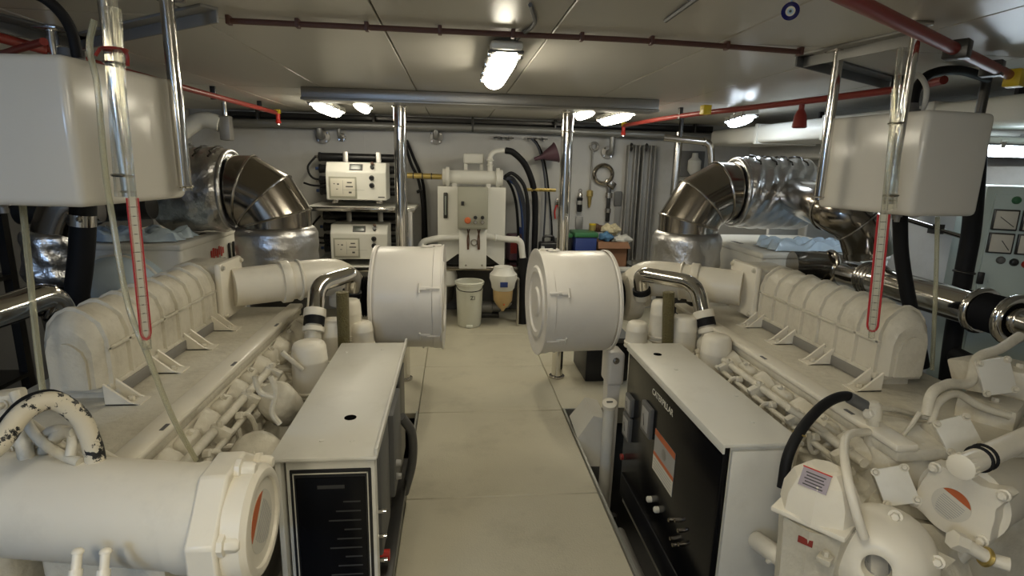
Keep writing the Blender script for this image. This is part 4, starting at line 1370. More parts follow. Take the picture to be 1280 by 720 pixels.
# ventilation duct and lamps at the cabinet side
t = thing('ventilation_duct', (2.55, 3.0, 1.55), 'white ventilation duct along the ceiling on the cabinet side', 'duct')
MB().box(2.28, 2.75, 2.0, 5.0, 1.60, 1.73, .03, 3).build('run', 'white_plastic', t)
for y in (2.6, 3.4, 4.2):
    MB().box(2.27, 2.76, y - .02, y + .02, 1.59, 1.74, .006).build('joint_band', 'white_plastic', t)
for y in (2.4, 3.8):
    MB().box(2.5, 2.53, y - .01, y + .01, 1.73, ZC).build('hanger', 'dark_metal', t)
lamp((1.93, 3.8), PI / 2 - .25, .6, 'lit cool lamp on the ceiling behind the steel elbow and red detector', 'lens_cool', .09, .03)
_l = W(1262, 148, Y=2.35)
l2 = lamp((_l.x, 2.35), 0.0, .5, 'lit cool lamp hung under the white ventilation duct', 'lens_cool', .12, .235)
# service pipes along the side at the far corner
t = thing('service_pipe', (1.9, 4.6, 1.5), 'blue lit grey pipe crossing above the steel elbow to the corner', 'pipe')
MB().tube(rpath([W(830, 172, Y=4.7), W(888, 178, Y=4.6), W(890, 215, Y=4.6)], .06), .03, 14).build('tube', 'steel', t)
MB().torus(W(880, 177, Y=4.61), (1, 0, 0), .032, .007).build('union', 'steel', t)
_q = W(850, 174, Y=4.66)
MB().box(_q.x - .01, _q.x + .01, _q.y - .02, _q.y + .02, _q.z, ZC).build('hanger', 'dark_metal', t)
t = thing('wall_fitting', W(868, 205, Y=5.2), 'white valve assembly on the wall behind the steel elbow', 'valve')
q = W(868, 205, Y=5.2)
MB().lathe(q, (0, 0, 1), [(-.1, .03), (-.06, .06), (.03, .06), (.06, .03), (.1, .025)], 16).build('body', 'white_pipe', t)
MB().box(q.x - .12, q.x + .12, q.y + .05, YB - .002, q.z - .12, q.z + .12, .006).build('back_plate', 'dark_grey', t)
t = thing('wall_fitting', W(262, 160, Y=4.6), 'white hose bundle and blue valve at the corner above the foil duct', 'valve')
q = W(262, 158, Y=4.6)
MB().tube(rpath([q + Vector((-.25, 0, -.08)), q + Vector((-.05, 0, .06)), q + Vector((.08, 0, .02))], .08), .06, 14).build('hose', 'white_pipe', t)
MB().box(q.x + .08, q.x + .16, q.y - .04, q.y + .04, q.z - .1, q.z + .08, .01).build('valve_body', 'flange', t)
MB().cyl((q.x + .12, q.y, q.z + .07), (q.x + .12, q.y, ZC), .02, n=12).build('riser', 'steel', t)


# ================================================================== ENGINES
def hexrow(name, root, pts, d, r=.009, h=.01):
    for p in pts:
        MB().bolt(p, d, r, h).build(name, 'engine_paint', root)


def engine(s, label):
    """s=-1: engine with negative x; s=+1: its mirror image across the walkway"""
    def X(x):
        return x if s < 0 else 2 * XC - x + .027

    def P(x, y, z):
        return Vector((X(x), y, z))

    def bx(mb, x0, x1, y0, y1, z0, z1, bev=0, seg=2):
        a, b_ = sorted((X(x0), X(x1)))
        return mb.box(a, b_, y0, y1, z0, z1, bev, seg)
    IN = -1 if s > 0 else 1          # direction towards the walkway
    t = thing('marine_engine', (X(-1.05), 2.0, -.6), label, 'engine')
    blk = bx(MB(), -1.34, -.70, 1.22, 2.72, -.25, .56, .02).build('block', 'engine_paint', t)
    for k in range(6):
        y = 1.36 + .235 * k
        cv = bx(MB(), -.705, -.680, y - .085, y + .085, .12, .42, .012).build('side_cover', 'engine_paint', blk)
        hexrow('cover_bolt', blk, [P(-.68, y + dy, z) for dy in (-.068, .068) for z in (.14, .40)], (IN, 0, 0), .008)
    bx(MB(), -1.30, -.72, 1.26, 2.68, -.46, -.245, .03).build('oil_pan', 'engine_paint', t)
    bx(MB(), -1.5, -.66, 1.35, 1.5, -.6, -.43, .01).build('mount', 'dark_grey', t)
    bx(MB(), -1.5, -.66, 2.4, 2.55, -.6, -.43, .01).build('mount', 'dark_grey', t)
    hd = bx(MB(), -1.28, -.74, 1.24, 2.72, .555, .66, .012).build('cylinder_head', 'engine_paint', t)
    # long flat rocker cover with raised inboard ridge
    bx(MB(), -1.30, -.745, 1.225, 2.74, .658, .695, .010).build('rocker_cover', 'engine_paint', t)
    bx(MB(), -.80, -.735, 1.22, 2.74, .69, .712, .008).build('rocker_ridge', 'cream_paint', t)
    for k in range(3):
        y = 1.42 + .47 * k
        MB().box(min(X(-.752), X(-.742)), max(X(-.752), X(-.742)), y - .018, y + .018, .711, .7135).build('slot', 'dark_grey', t)
    # inlet bosses below the ridge
    for k in range(6):
        y = 1.36 + .235 * k
        b_ = MB().lathe(P(-.745, y, .62), (IN, 0, -.35), [(0, .062), (.03, .058), (.05, .048), (.06, .03)], 18).build('port_boss', 'engine_paint', t)
        MB().bolt(P(-.685, y, .598), (IN, 0, -.35), .012, .014).build('boss_bolt', 'engine_paint', b_)
        bx(MB(), -.745, -.70, y + .07, y + .16, .57, .665, .018, 3).build('casting_lug', 'engine_paint', t)
        hexrow('lug_bolt', t, [P(-.715, y + .115, .665), P(-.70, y + .115, .61)], (IN * .5, 0, .6), .009, .012)
    # sloping shelf below the bosses
    MB().prism([P(-.74, 1.24, .60), P(-.655, 1.24, .50), P(-.655, 1.24, .42), P(-.74, 1.24, .42)], (0, 1.46, 0)).build('side_ledge', 'engine_paint', t)
    # fuel rails along the side
    rl = MB().tube([P(-.668, 1.24, .652), P(-.666, 2.03, .652)], .0135, 12).build('fuel_rail', 'engine_paint', t)
    MB().tube([P(-.640, 1.24, .625), P(-.638, 2.03, .625)], .009, 10).build('fuel_rail', 'engine_paint', t)
    for y in (1.30, 1.52, 1.75, 1.98):
        c = MB().obox(P(-.655, y, .640), (.062, .026, .046), Matrix.Rotation(.5 * IN, 3, 'Y'), .006).build('rail_clamp', 'engine_paint', t)
        MB().bolt(P(-.655, y, .664), (0, 0, 1), .008, .014).build('clamp_bolt', 'engine_paint', c)
        MB().cyl(P(-.672, y, .61), P(-.70, y, .56), .013, n=8).build('clamp_stem', 'engine_paint', t)
    for k in range(3):
        y = 1.41 + .225 * k
        MB().tube(rpath([P(-.655, y, .635), P(-.625, y + .01, .645), P(-.612, y + .03, .60), P(-.612, y + .035, .50)], .03), .0075, 8).build('injector_pipe', 'engine_paint', t)
        MB().lathe(P(-.652, y, .637), (IN, 0, .1), [(0, .014), (.016, .014), (.02, .010)], 6).build('pipe_nut', 'engine_paint', t)
    for k in range(3):
        y = 1.50 + .3 * k
        MB().tube(spline([P(-.70, y, .60), P(-.645, y + .02, .60), P(-.63, y + .08, .57), P(-.645, y + .13, .57), P(-.66, y + .15, .6)], 6), .009, 8).build('leak_off_pipe', 'engine_paint', t)
    # fuel pump body and governor along the side
    fp = bx(MB(), -.70, -.605, 1.72, 2.35, .28, .50, .03, 3).build('fuel_pump', 'engine_paint', t)
    for k in range(5):
        y = 1.79 + .12 * k
        MB().lathe(P(-.65, y, .495), (0, 0, 1), [(0, .022), (.02, .022), (.024, .015), (.05, .014)], 12).build('delivery_valve', 'engine_paint', fp)
    gv = MB().lathe(P(-.665, 1.66, .42), (0, -1, .0), [(-.04, .04), (0, .055), (.09, .058), (.14, .055), (.18, .035), (.19, .01)], 22).build('governor', 'engine_paint', t)
    MB().torus(P(-.665, 1.62, .42), (0, 1, 0), .055, .006, 26, 8).build('governor_band', 'engine_paint', gv)
    MB().tube(spline([P(-.65, 1.60, .47), P(-.66, 1.62, .54), P(-.68, 1.66, .58)], 5), .018, 10).build('governor_pipe', 'engine_paint', t)
    MB().lathe(P(-.665, 1.40, .42), (0, 1, 0), [(-.02, .02), (0, .03), (.08, .035)], 16).build('shaft_boss', 'engine_paint', t)
    # ------------ ribbed intake manifold / aftercooler
    y0, y1 = 1.64, 2.40

    def section(grow, y):
        xs = [(-1.00 + grow, .745), (-1.00 + grow, .88), (-1.015 + grow * .9, .925 + grow * .4), (-1.045 + grow * .5, .952 + grow * .8), (-1.07, .965 + grow), (-1.09, .965 + grow), (-1.115 - grow * .5, .952 + grow * .8),
              (-1.138 - grow * .9, .925 + grow * .4), (-1.15 - grow, .88), (-1.15 - grow, .745)]
        return [P(a, y, b_) for a, b_ in xs]

    def section_s(k, y):
        c = Vector((X(-1.075), y, .80))
        out = []
        for q in section(0, y):
            e = q - c
            out.append(Vector((c.x + e.x * k, y, .745 + max(0, q.z - .745) * k)))
        return out
    mf = MB().loft([section_s(.80, y0 - .035), section_s(.93, y0 - .02), section(0, y0), section(0, y1)]).build('intake_manifold', 'engine_paint', t, 30)
    for k in range(8):
        y = y0 + .01 + (y1 - y0 - .03) * k / 7
        MB().loft([section(.0, y - .009), section(.010, y - .005), section(.010, y + .005), section(.0, y + .009)]).build('rib', 'engine_paint', mf, 30)
    bx(MB(), -1.0, -.990, y0, y1, .845, .857, .003).build('belt_rib', 'engine_paint', mf)
    bx(MB(), -1.158, -.992, y0 - .01, y1 + .01, .722, .748, .006).build('manifold_flange', 'engine_paint', t)
    MB().loft([section_s(.62, y0 - .045), section_s(.62, y0 - .03)]).build('end_cover', 'engine_paint', mf)
    bx(MB(), -1.14, -1.02, y0 + .02, y1 - .02, .69, .725).build('inlet_neck', 'engine_paint', t)
    # feet
    for y in (1.63, 1.88, 2.12, 2.36):
        ft = MB().prism([P(-.995, y - .03, .76), P(-.995, y - .03, .692), P(-.90, y - .03, .692), P(-.93, y - .03, .705)], (0, .008, 0))
        ft.prism([P(-.995, y + .022, .76), P(-.995, y + .022, .692), P(-.90, y + .022, .692), P(-.93, y + .022, .705)], (0, .008, 0))
        bx(ft, -.995, -.90, y - .03, y + .03, .690, .699)
        f = ft.build('mounting_foot', 'cream_paint', t)
        MB().bolt(P(-.94, y, .699), (0, 0, 1), .010, .012).build('foot_bolt', 'engine_paint', f)
    for a, b_ in ((1.66, 1.85), (1.91, 2.09), (2.15, 2.33)):
        bx(MB(), -.992, -.987, a, b_, .698, .735, .002).build('recess_shade_strip', 'flange', t)  # grey strips stand in for the dark recesses between the feet
    # square outlet housing and cross-over duct to the air cleaner
    hb = bx(MB(), -1.17, -.985, y1 + .005, y1 + .22, .735, .955, .018, 3).build('outlet_housing', 'engine_paint', t)
    bx(MB(), -.995, -.965, y1 - .01, y1 + .235, .72, .965, .012).build('outlet_flange', 'cream_paint', t)
    hexrow('flange_bolt', hb, [P(-.965, y1 + dy, z) for dy in (.01, .215) for z in (.74, .945)], (IN, 0, 0), .009)
    path = spline([P(-.97, y1 + .11, .84), P(-.80, y1 + .22, .842), P(-.65, y1 + .31, .845), P(-.575, y1 + .36, .83), P(-.527, y1 + .385, .77), P(-.522, y1 + .385, .70)], 6)
    rr = [.084] * len(path)
    for i in range(len(path)):
        u = i / (len(path) - 1)
        rr[i] = .084 + .014 * u
    ad = MB().tube(path, rr, 24).build('crossover_duct', 'cream_paint', t, 50)
    q0, q1 = P(-.80, y1 + .22, .842), P(-.765, y1 + .241, .843)
    MB().cyl(q0, q1, .098, n=26, bev=.004).build('duct_band', 'cream_paint', ad)
    MB().torus(P(-.73, y1 + .262, .844), (IN, .6, 0), .092, .006, 28, 8).build('duct_clamp', 'cream_paint', ad)
    # turbo / elbow body under the duct end with bellows to the air cleaner
    MB().lathe(P(-.575, y1 + .385, .735), (IN, 0, 0), [(0, .05), (.02, .115), (.06, .13), (.10, .125), (.115, .10)], 26).build('turbo_housing', 'engine_paint', t)
    prof = [(i * .006, .092 + (.010 if i % 2 else 0)) for i in range(7)]
    MB().lathe(P(-.458, y1 + .385, .735), (IN, 0, 0), prof, 26).build('inlet_bellows', 'rubber', t)
    # hidden far flank
    bx(MB(), -1.42, -1.33, 1.4, 1.7, .2, .5, .03, 3).build('exhaust_manifold', 'engine_paint', t)
    return t, X, P


ENG_L, XLf, PL = engine(-1, 'cream painted marine engine with the big horizontal heat exchanger cylinder')
ENG_R, XRf, PR = engine(1, 'cream painted marine engine beside the black faced control cabinet')

# ------------------------------------------------------------------ filters and chrome pipes on the engines (parts)


def canister(root, px, pt, pb, Y, r, name='oil_filter'):
    a, b_ = W(px, pb, Y=Y), W(px, pt, Y=Y)
    p = Vector((b_.x, Y, a.z))
    h = b_.z - a.z
    f = MB().lathe(p, (0, 0, 1), [(-.012, r * .80), (0, r * 1.10), (.012, r * 1.14), (.016, r * 1.03), (h * .62, r * 1.0), (h * .63, r * 1.012), (h * .66, r * .995), (h - .022, r * .95), (h - .006, r * .86), (h, r * .70)], 26).build(name, 'cream_paint', root, 50)
    MB().torus(p + Vector((0, 0, -.008)), (0, 0, 1), r * 1.02, .006, 28, 8).build('seal_ring', 'engine_paint', f)
    MB().cyl((p.x, p.y, p.z - .12), (p.x, p.y, p.z - .01), r * .6, n=16).build('filter_base', 'engine_paint', f)
    return f


for (px, a, b_, Y, r) in ((386, 427, 488, 2.1, .066), (415, 399, 449, 2.40, .062), (437, 374, 420, 2.5, .050), (452, 402, 432, 2.48, .050)):
    canister(ENG_L, px, a, b_, Y, r)
for (px, a, b_, Y, r) in ((897, 419, 476, 2.12, .062), (857, 395, 440, 2.37, .058), (827, 375, 422, 2.5, .048), (797, 402, 430, 2.46, .050)):
    canister(ENG_R, px, a, b_, Y, r)


def chrome_pipe(root, pp, r):
    pts = [W(a, b_, Y=Y) for a, b_, Y in pp]
    f = MB().tube(rpath(pts, .09, 8), r, 20).build('water_pipe', 'chrome', root, 60)
    e, d = pts[-1], (pts[-1] - pts[-2]).normalized()
    MB().cyl(e - d * .005, e + d * .03, r + .010, n=22, bev=.003).build('pipe_clamp', 'cream_paint', f)
    MB().cyl(e + d * .03, e + d * .065, r + .006, n=20).build('rubber_sleeve', 'rubber', f)
    MB().tube(rpath([e + d * .065, (e + d * .12), Vector((e.x + d.x * .12, e.y, .42))], .03), r - .002, 18).build('filter_head_pipe', 'engine_paint', f)
    MB().cyl(e + d * .075, e + d * .095, r + .008, n=22).build('pipe_clamp', 'cream_paint', f)
    e2, d2_ = pts[0], (pts[0] - pts[1]).normalized()
    MB().cyl(e2 - d2_ * .005, e2 + d2_ * .02, r + .008, n=22).build('pipe_clamp', 'rubber', f)
    MB().cyl(e2 + d2_ * .02, e2 + d2_ * .05, r + .004, n=20).build('stub_pipe', 'engine_paint', f)


chrome_pipe(ENG_L, ((440, 365, 2.62), (443, 341, 2.6), (397, 356, 2.42), (394, 388, 2.36)), .036)
chrome_pipe(ENG_R, ((802, 362, 2.62), (800, 342, 2.6), (870, 354, 2.42), (879, 390, 2.36)), .036)
for root, px, Y in ((ENG_L, 428, 2.36), (ENG_R, 836, 2.36)):
    prof_pts = [W(px, 365, Y=Y), W(px + (2 if px < 600 else -2), 445, Y=Y)]
    MB().tube(prof_pts, .026, 14).build('braided_hose', 'braid', root)
for root, a, b_ in ((ENG_L, (378, 462, 2.02), (352, 440, 2.0)), (ENG_R, (918, 470, 2.02), (940, 452, 2.0))):
    MB().tube([W(a[0], a[1], Y=a[2]), W(b_[0], b_[1], Y=b_[2])], .009, 10).build('fuel_line', 'engine_paint', root)
for root, px0, px1 in ((ENG_L, 372, 404), (ENG_R, 884, 916)):
    p0 = W((px0 + px1) / 2, 500, Y=2.05)
    MB().obox((p0.x, 2.26, .44), (.12, .42, .07), None, .015).build('filter_bracket', 'engine_paint', root)

# ------------------------------------------------------------------ heat exchanger at the near end (negative x engine)
hx = MB().lathe((-.445, 1.055, .6855), (-1, .22, -.03), [(0, .108), (.08, .108), (.082, .104), (.95, .104), (.97, .08)], 40).build('heat_exchanger', 'cream_paint', ENG_L, 50)
Rx = Matrix.Rotation(math.radians(8), 3, 'X')
fl = MB()
poly = []
for (u, v) in ((-.125, -.13), (.07, -.13), (.13, -.06), (.13, .07), (.05, .125), (-.045, .125), (-.13, .03)):
    poly.append(Vector((-.485, 1.06 + u, .68 + v)))
fl.prism(poly, (.055, 0, 0))
bo = fl.build('exchanger_flange', 'cream_paint', hx)
m = bo.modifiers.new('bev', 'BEVEL')
m.width, m.segments = .006, 2
MB().lathe((-.432, 1.06, .675), (1, 0, 0), [(0, .116), (.036, .114), (.046, .104), (.048, .094), (.046, .088), (.040, .086)], 40).build('exchanger_cap', 'cream_paint', hx, 30)
for (u, v) in ((-.105, .02), (.10, .07), (.105, -.06), (-.09, -.10), (.0, .112)):
    MB().lathe((-.43, 1.06 + u, .68 + v), (1, 0, 0), [(0, .022), (.01, .022), (.012, .016), (.03, .015), (.036, .01)], 8).build('cap_bolt', 'cream_paint', hx)


def round_sticker(root, c, n, up, r, cap):
    n = V(n).normalized()
    up = V(up)
    up = (up - n * up.dot(n)).normalized()
    rt = up.cross(n)
    c = V(c)
    d = MB().lathe(c, n, [(0, r), (.0012, r)], 32).build('sticker', 'sticker', root)
    pts = []
    a0, a1 = cap
    for j in range(15):
        a = a0 + (a1 - a0) * j / 14
        pts.append(c + n * .0012 + (rt * math.cos(a) + up * math.sin(a)) * r * .97)
    MB().prism(pts, n * .0008).build('warning_segment', 'orange', d)
    # lines of small print, parallel to the chord
    am = (a0 + a1) / 2
    e = rt * math.cos(am) + up * math.sin(am)
    f = n.cross(e)
    for k in range(9):
        h = r * (.25 - .13 * k)
        hw = math.sqrt(max(0, r * r - h * h)) * .78
        R = Matrix((f, e, n)).transposed()
        MB().obox(c + e * h + n * .0015, (hw * 1.7, r * .035, .0006), R).build('print_line', 'sticker_grey', d)


round_sticker(ENG_L, (-.3925, 1.06, .675), (1, 0, 0), (0, 0, 1), .062, (math.radians(75), math.radians(190)))
# brackets of the exchanger onto the block
for x in (-.62, -.98):
    MB().box(x - .03, x + .03, 1.06, 1.24, .40, .60, .01).build('exchanger_bracket', 'engine_paint', ENG_L)
MB().box(-.88, -.60, 1.12, 1.24, .2, .66, .03, 3).build('front_housing', 'engine_paint', ENG_L)
MB().box(-1.38, -.92, 1.10, 1.24, .1, .70, .04, 3).build('front_housing', 'engine_paint', ENG_L)
# chipped cream hose
ch = MB().tube(spline([W(-40, 590, Y=1.0), W(0, 553, Y=1.03), W(30, 515, Y=1.08), W(66, 501, Y=1.12), W(98, 520, Y=1.14), W(115, 555, Y=1.14), W(122, 592, Y=1.13)], 8), .0185, 16).build('coolant_hose', 'chipped', ENG_L)
MB().torus(W(121, 582, Y=1.13), (.1, 0, 1), .0195, .004, 20, 6).build('hose_clip', 'cream_paint', ch)
MB().tube(spline([W(-10, 545, Y=1.05), W(25, 505, Y=1.10), W(60, 492, Y=1.14), W(85, 500, Y=1.15)], 6), .009, 10).build('black_cable', 'rubber', ENG_L)
# jumble of pipes behind the exchanger
for pp, r in (([(18, 490), (30, 520), (45, 545), (70, 565), (100, 578)], .010), ([(25, 520), (60, 545), (95, 570), (118, 585)], .009), ([(40, 575), (60, 558), (75, 543), (95, 540)], .013),
              ([(110, 560), (140, 575), (165, 597)], .011), ([(0, 530), (25, 545), (35, 580)], .015), ([(45, 570), (55, 545), (75, 536), (90, 545), (88, 570)], .010)):
    MB().tube(spline([W(a, b_, Y=1.2 - .02 * i) for i, (a, b_) in enumerate(pp)], 5), r, 10).build('small_pipe', 'engine_paint', ENG_L)
for (px, py, sz) in ((15, 505, .05), (50, 560, .045), (22, 560, .06), (95, 585, .03)):
    q = W(px, py, Y=1.24)
    MB().obox(q, (sz, .05, sz * 1.2), .4, .008).build('fitting_block', 'engine_paint', ENG_L)
    MB().bolt(q + Vector((0, -.026, .01)), (0, -1, 0), .008).build('fitting_bolt', 'engine_paint', ENG_L)
# twin drain cocks on the exchanger
for px in (95, 130):
    a, b_ = W(px, 712, Y=.93), W(px + 2, 690, Y=.945)
    f = MB().cyl(a, b_, .008, n=12).build('drain_cock', 'cream_paint', ENG_L)
    MB().cyl(a + (b_ - a) * -.9, a, .011, n=12).build('cock_base', 'cream_paint', f)
    MB().ball(b_, .009, 12, 1.2, 1, .8).build('cock_tip', 'cream_paint', f)
# clutter of castings between exchanger and cabinet
for (px, py, Y, r, sz) in ((320, 572, 1.5, .074, 1), (346, 500, 1.78, .062, 1)):
    q = W(px, py, Y=Y)
    f = MB().lathe(q, (0, -.6, .5), [(-.13, r * .8), (-.11, r), (-.06, r), (.01, r), (.03, r * .8), (.04, r * .3)], 18).build('casting', 'engine_paint', ENG_L, 50)
    MB().bolt(q + Vector((0, -.024, .02)), (0, -.6, .5), .012).build('casting_bolt', 'engine_paint', f)
for pp in ([(338, 470), (345, 490), (340, 515), (350, 530)], [(318, 470), (325, 490), (345, 497)]):
    MB().tube(spline([W(a, b_, Y=1.55 if b_ < 560 else 1.3) for a, b_ in pp], 5), .008, 8).build('small_pipe', 'engine_paint', ENG_L)

# ------------------------------------------------------------------ near end of the other engine
PY = 1.13
c = W(1194, 630, Y=PY)
axR = Vector((-.86, -.42, .10)).normalized()       # exchanger axis, out of its end cap
hx = MB().lathe(c - axR * .04, -axR, [(0, .098), (.03, .098), (.032, .092), (.75, .092), (.77, .07)], 36).build('heat_exchanger', 'cream_paint', ENG_R, 50)
u_, v_, w_ = frame(axR)
upv = (Vector((0, 0, 1)) - axR * axR.z).normalized()
rtv = upv.cross(axR).normalized()
lobes = []
for j in range(48):
    a = 2 * PI * j / 48
    r = .082
    for la, amp, wd_ in ((math.radians(128), .022, .22), (math.radians(40), .045, .20), (math.radians(-40), .02, .3), (math.radians(205), .018, .25)):
        dd = math.atan2(math.sin(a - la), math.cos(a - la))
        r += amp * math.exp(-(dd / wd_) ** 2)
    lobes.append((rtv * math.cos(a) + upv * math.sin(a)) * r)
MB().loft([[c - axR * .042 + q for q in lobes], [c - axR * .004 + q for q in lobes], [c + axR * .004 + q * .97 for q in lobes], [c + axR * .005 + q * .9 for q in lobes]]).build('exchanger_cap', 'cream_paint', hx, 30)
for la, rr in ((128, .098), (40, .118), (-40, .096), (205, .095)):
    a = math.radians(la)
    MB().lathe(c + (rtv * math.cos(a) + upv * math.sin(a)) * (rr - .008), axR, [(0, .015), (.008, .015), (.010, .011), (.022, .010), (.025, .006)], 10).build('cap_bolt', 'cream_paint', hx)
round_sticker(ENG_R, c + axR * .0052 + rtv * -.006 + upv * -.004, axR, (0, 0, 1), .042, (math.radians(10), math.radians(125)))
# filler tube with cap and two black bands
fa, fb = W(1203, 583, Y=1.05), W(1300, 540, Y=1.2)
fd = (fb - fa).normalized()
f = MB().cyl(fa, fa + fd * .6, .026, n=24).build('filler_tube', 'cream_paint', ENG_R)
MB().lathe(fa - fd * .012, fd, [(0, .022), (.004, .029), (.024, .029), (.026, .026)], 24).build('filler_cap', 'cream_paint', f)
for k in range(18):
    a = 2 * PI * k / 18
    uu, vv, ww = frame(fd)
    MB().cyl(fa - fd * .006 + (uu * math.cos(a) + vv * math.sin(a)) * .029, fa + fd * .01 + (uu * math.cos(a) + vv * math.sin(a)) * .029, .002, n=5).build('cap_knurl', 'cream_paint', f)
for u in (.075, .098):
    MB().torus(fa + fd * u, fd, .0275, .0045, 26, 8).build('black_band', 'rubber', f)
# plate covered boxes
def plate_box(px, py, Y, w_, h_, d_, nrm, roll, name='valve_box'):
    p = W(px, py, Y=Y)
    n = V(nrm).normalized()
    up = (Vector((0, 0, 1)) - n * n.z).normalized()
    rt = up.cross(n).normalized()
    up2 = up * math.cos(roll) + rt * math.sin(roll)
    rt2 = up2.cross(n).normalized()
    R = Matrix((rt2, up2, n)).transposed()
    b_ = MB().obox(p - n * d_ / 2, (w_ * .92, h_ * .92, d_), R, .008).build(name, 'engine_paint', ENG_R)
    MB().obox(p + n * .006, (w_, h_, .012), R, .003).build('cover_plate', 'panel_paint', b_)
    for sx in (-1, 1):
        for sy in (-1, 1):
            q = p + rt2 * (sx * w_ * .42) + up2 * (sy * h_ * .42) + n * .012
            MB().bolt(q, n, .007, .009).build('plate_bolt', 'engine_paint', b_)
    return p, n


plate_box(1119, 607, 1.18, .078, .092, .09, (-.55, -.75, .45), -.45)
plate_box(1196, 543, 1.24, .085, .088, .12, (-.40, -.80, .45), -.45)
plate_box(1243, 470, 1.35, .085, .10, .14, (-.25, -.90, .25), -.25)
for px, py, Y, sz in ((1165, 565, 1.3, .10), (1235, 520, 1.4, .14), (1265, 480, 1.5, .16), (1120, 560, 1.35, .08), (1090, 560, 1.4, .06)):
    q = W(px, py, Y=Y)
    f = MB().obox(q, (sz, sz, sz * .8), .6, .012).build('casting_block', 'engine_paint', ENG_R)
    MB().bolt(q + Vector((-.01, -.02, sz * .4)), (0, 0, 1), .010).build('casting_bolt', 'engine_paint', f)
# lumpy wiring loom over the boxes
MB().tube(spline([W(1158, 520, Y=1.32), W(1165, 492, Y=1.34), W(1185, 480, Y=1.36), W(1212, 478, Y=1.36), W(1222, 448, Y=1.4), W(1250, 436, Y=1.42), W(1275, 420, Y=1.45)], 6), .014, 12).build('wiring_loom', 'engine_paint', ENG_R)
MB().tube(spline([W(1165, 530, Y=1.30), W(1172, 505, Y=1.33), W(1195, 492, Y=1.35), W(1225, 508, Y=1.33), W(1262, 520, Y=1.3)], 6), .011, 12).build('wiring_loom', 'engine_paint', ENG_R)
MB().tube(spline([W(1128, 545, Y=1.3), W(1140, 530, Y=1.3), W(1150, 515, Y=1.3)], 6), .006, 8).build('small_pipe', 'engine_paint', ENG_R)
# front dome (pump cover) with webbed plate
dc = W(1098, 703, Y=1.04)
dn = Vector((-.66, -.66, .24)).normalized()
dm = MB().lathe(dc - dn * .03, dn, [(-.06, .115), (0, .115), (.012, .108), (.04, .10), (.065, .082), (.08, .058), (.086, .04), (.080, .030), (.05, .026)], 36).build('pump_dome', 'cream_paint', ENG_R, 50)
MB().lathe(dc + dn * .018, dn, [(0, .026), (.002, .026)], 20).build('dome_hole', 'dark_grey', dm)
for k in range(6):
    a = 2 * PI * k / 6 + .4
    uu, vv, ww = frame(dn)
    MB().bolt(dc - dn * .02 + (uu * math.cos(a) + vv * math.sin(a)) * .112, dn, .010, .012).build('dome_bolt', 'cream_paint', dm)
pa, pb, pc_ = W(1085, 645, Y=1.1), W(1195, 700, Y=1.02), W(1180, 712, Y=1.0)
pd = W(1070, 662, Y=1.06)
MB().prism([pa, pb, pc_, pd], Vector((.02, .05, -.05))).build('web_plate', 'engine_paint', ENG_R)
pb2 = W(1230, 760, Y=1.05)
MB().prism([W(1085, 645, Y=1.12), W(1195, 660, Y=1.18), pb2, W(1150, 760, Y=1.0)], Vector((.05, .12, -.05))).build('web_plate', 'engine_paint', ENG_R)
MB().lathe(W(1235, 665, Y=1.12), Vector((.5, -.1, .8)), [(-.10, .016), (-.01, .016), (0, .02), (.04, .02), (.045, .014), (.06, .014), (.062, .008)], 14).build('sensor', 'engine_paint', ENG_R)
f = MB().tube([W(1205, 680, Y=1.04), W(1240, 700, Y=1.02), W(1262, 706, Y=1.0)], .016, 14).build('hose_nozzle', 'cream_paint', ENG_R)
MB().torus(W(1232, 696, Y=1.025), (1, -.2, -.4), .018, .006, 20, 6).build('nozzle_collar', 'brass', f)
MB().lathe(W(1205, 680, Y=1.04), (-1, .2, .4), [(0, .022), (.03, .022)], 6).build('nozzle_nut', 'cream_paint', f)

# crankcase breather with faceted cap and labels
bc = W(1024, 632, Y=1.13)
br = MB().lathe((bc.x, bc.y, bc.z - .24), (0, 0, 1), [(0, .075), (.12, .08), (.215, .088)], 8).build('breather_body', 'engine_paint', ENG_R, 20)
R45 = Matrix.Rotation(math.radians(38), 3, 'Z')
MB().obox((bc.x, bc.y, bc.z - .012), (.165, .165, .014), R45, .005).build('breather_flange', 'cream_paint', br)
MB().lathe((bc.x, bc.y, bc.z - .006), (0, 0, 1), [(0, .088), (.045, .084), (.085, .066), (.108, .040), (.112, .030)], 8).build('breather_cap', 'cream_paint', br, 20)
# label on the cap facet that faces the cabinet
an = math.radians(180 + 45)
n2 = Vector((math.cos(math.radians(215)), math.sin(math.radians(215)), .55)).normalized()
lc = Vector((bc.x, bc.y, bc.z + .058)) + n2 * .0655
up2 = (Vector((0, 0, 1)) - n2 * n2.z).normalized()
R = Matrix((up2.cross(n2), up2, n2)).transposed()
st = MB().obox(lc, (.062, .044, .0015), R).build('breather_label', 'sticker_violet', br)
MB().obox(lc + up2 * .0225 + n2 * .0003, (.064, .003, .0016), R).build('label_edge', 'red', br)
for k in range(5):
    MB().obox(lc + up2 * (.012 - .007 * k) + n2 * .001, (.044 - .006 * (k % 2), .0028, .0008), R).build('print_line', 'print_dark', br)
n3 = Vector((-.75, -.65, 0)).normalized()
R = Matrix((Vector((0, 0, 1)).cross(n3), Vector((0, 0, 1)), n3)).transposed()
MB().obox(Vector((bc.x, bc.y, bc.z - .055)) + n3 * .0835, (.032, .016, .003), R).build('red_tag', 'red_pipe', br)
for sgn in (-1, 1):
    q = Vector((bc.x, bc.y, bc.z - .075)) + R45 @ Vector((sgn * .085, -.05, 0))
    MB().obox(q, (.03, .03, .016), R45, .003).build('breather_lug', 'engine_paint', br)
    MB().bolt(q + Vector((0, 0, .008)), (0, 0, 1), .008).build('lug_bolt', 'engine_paint', br)
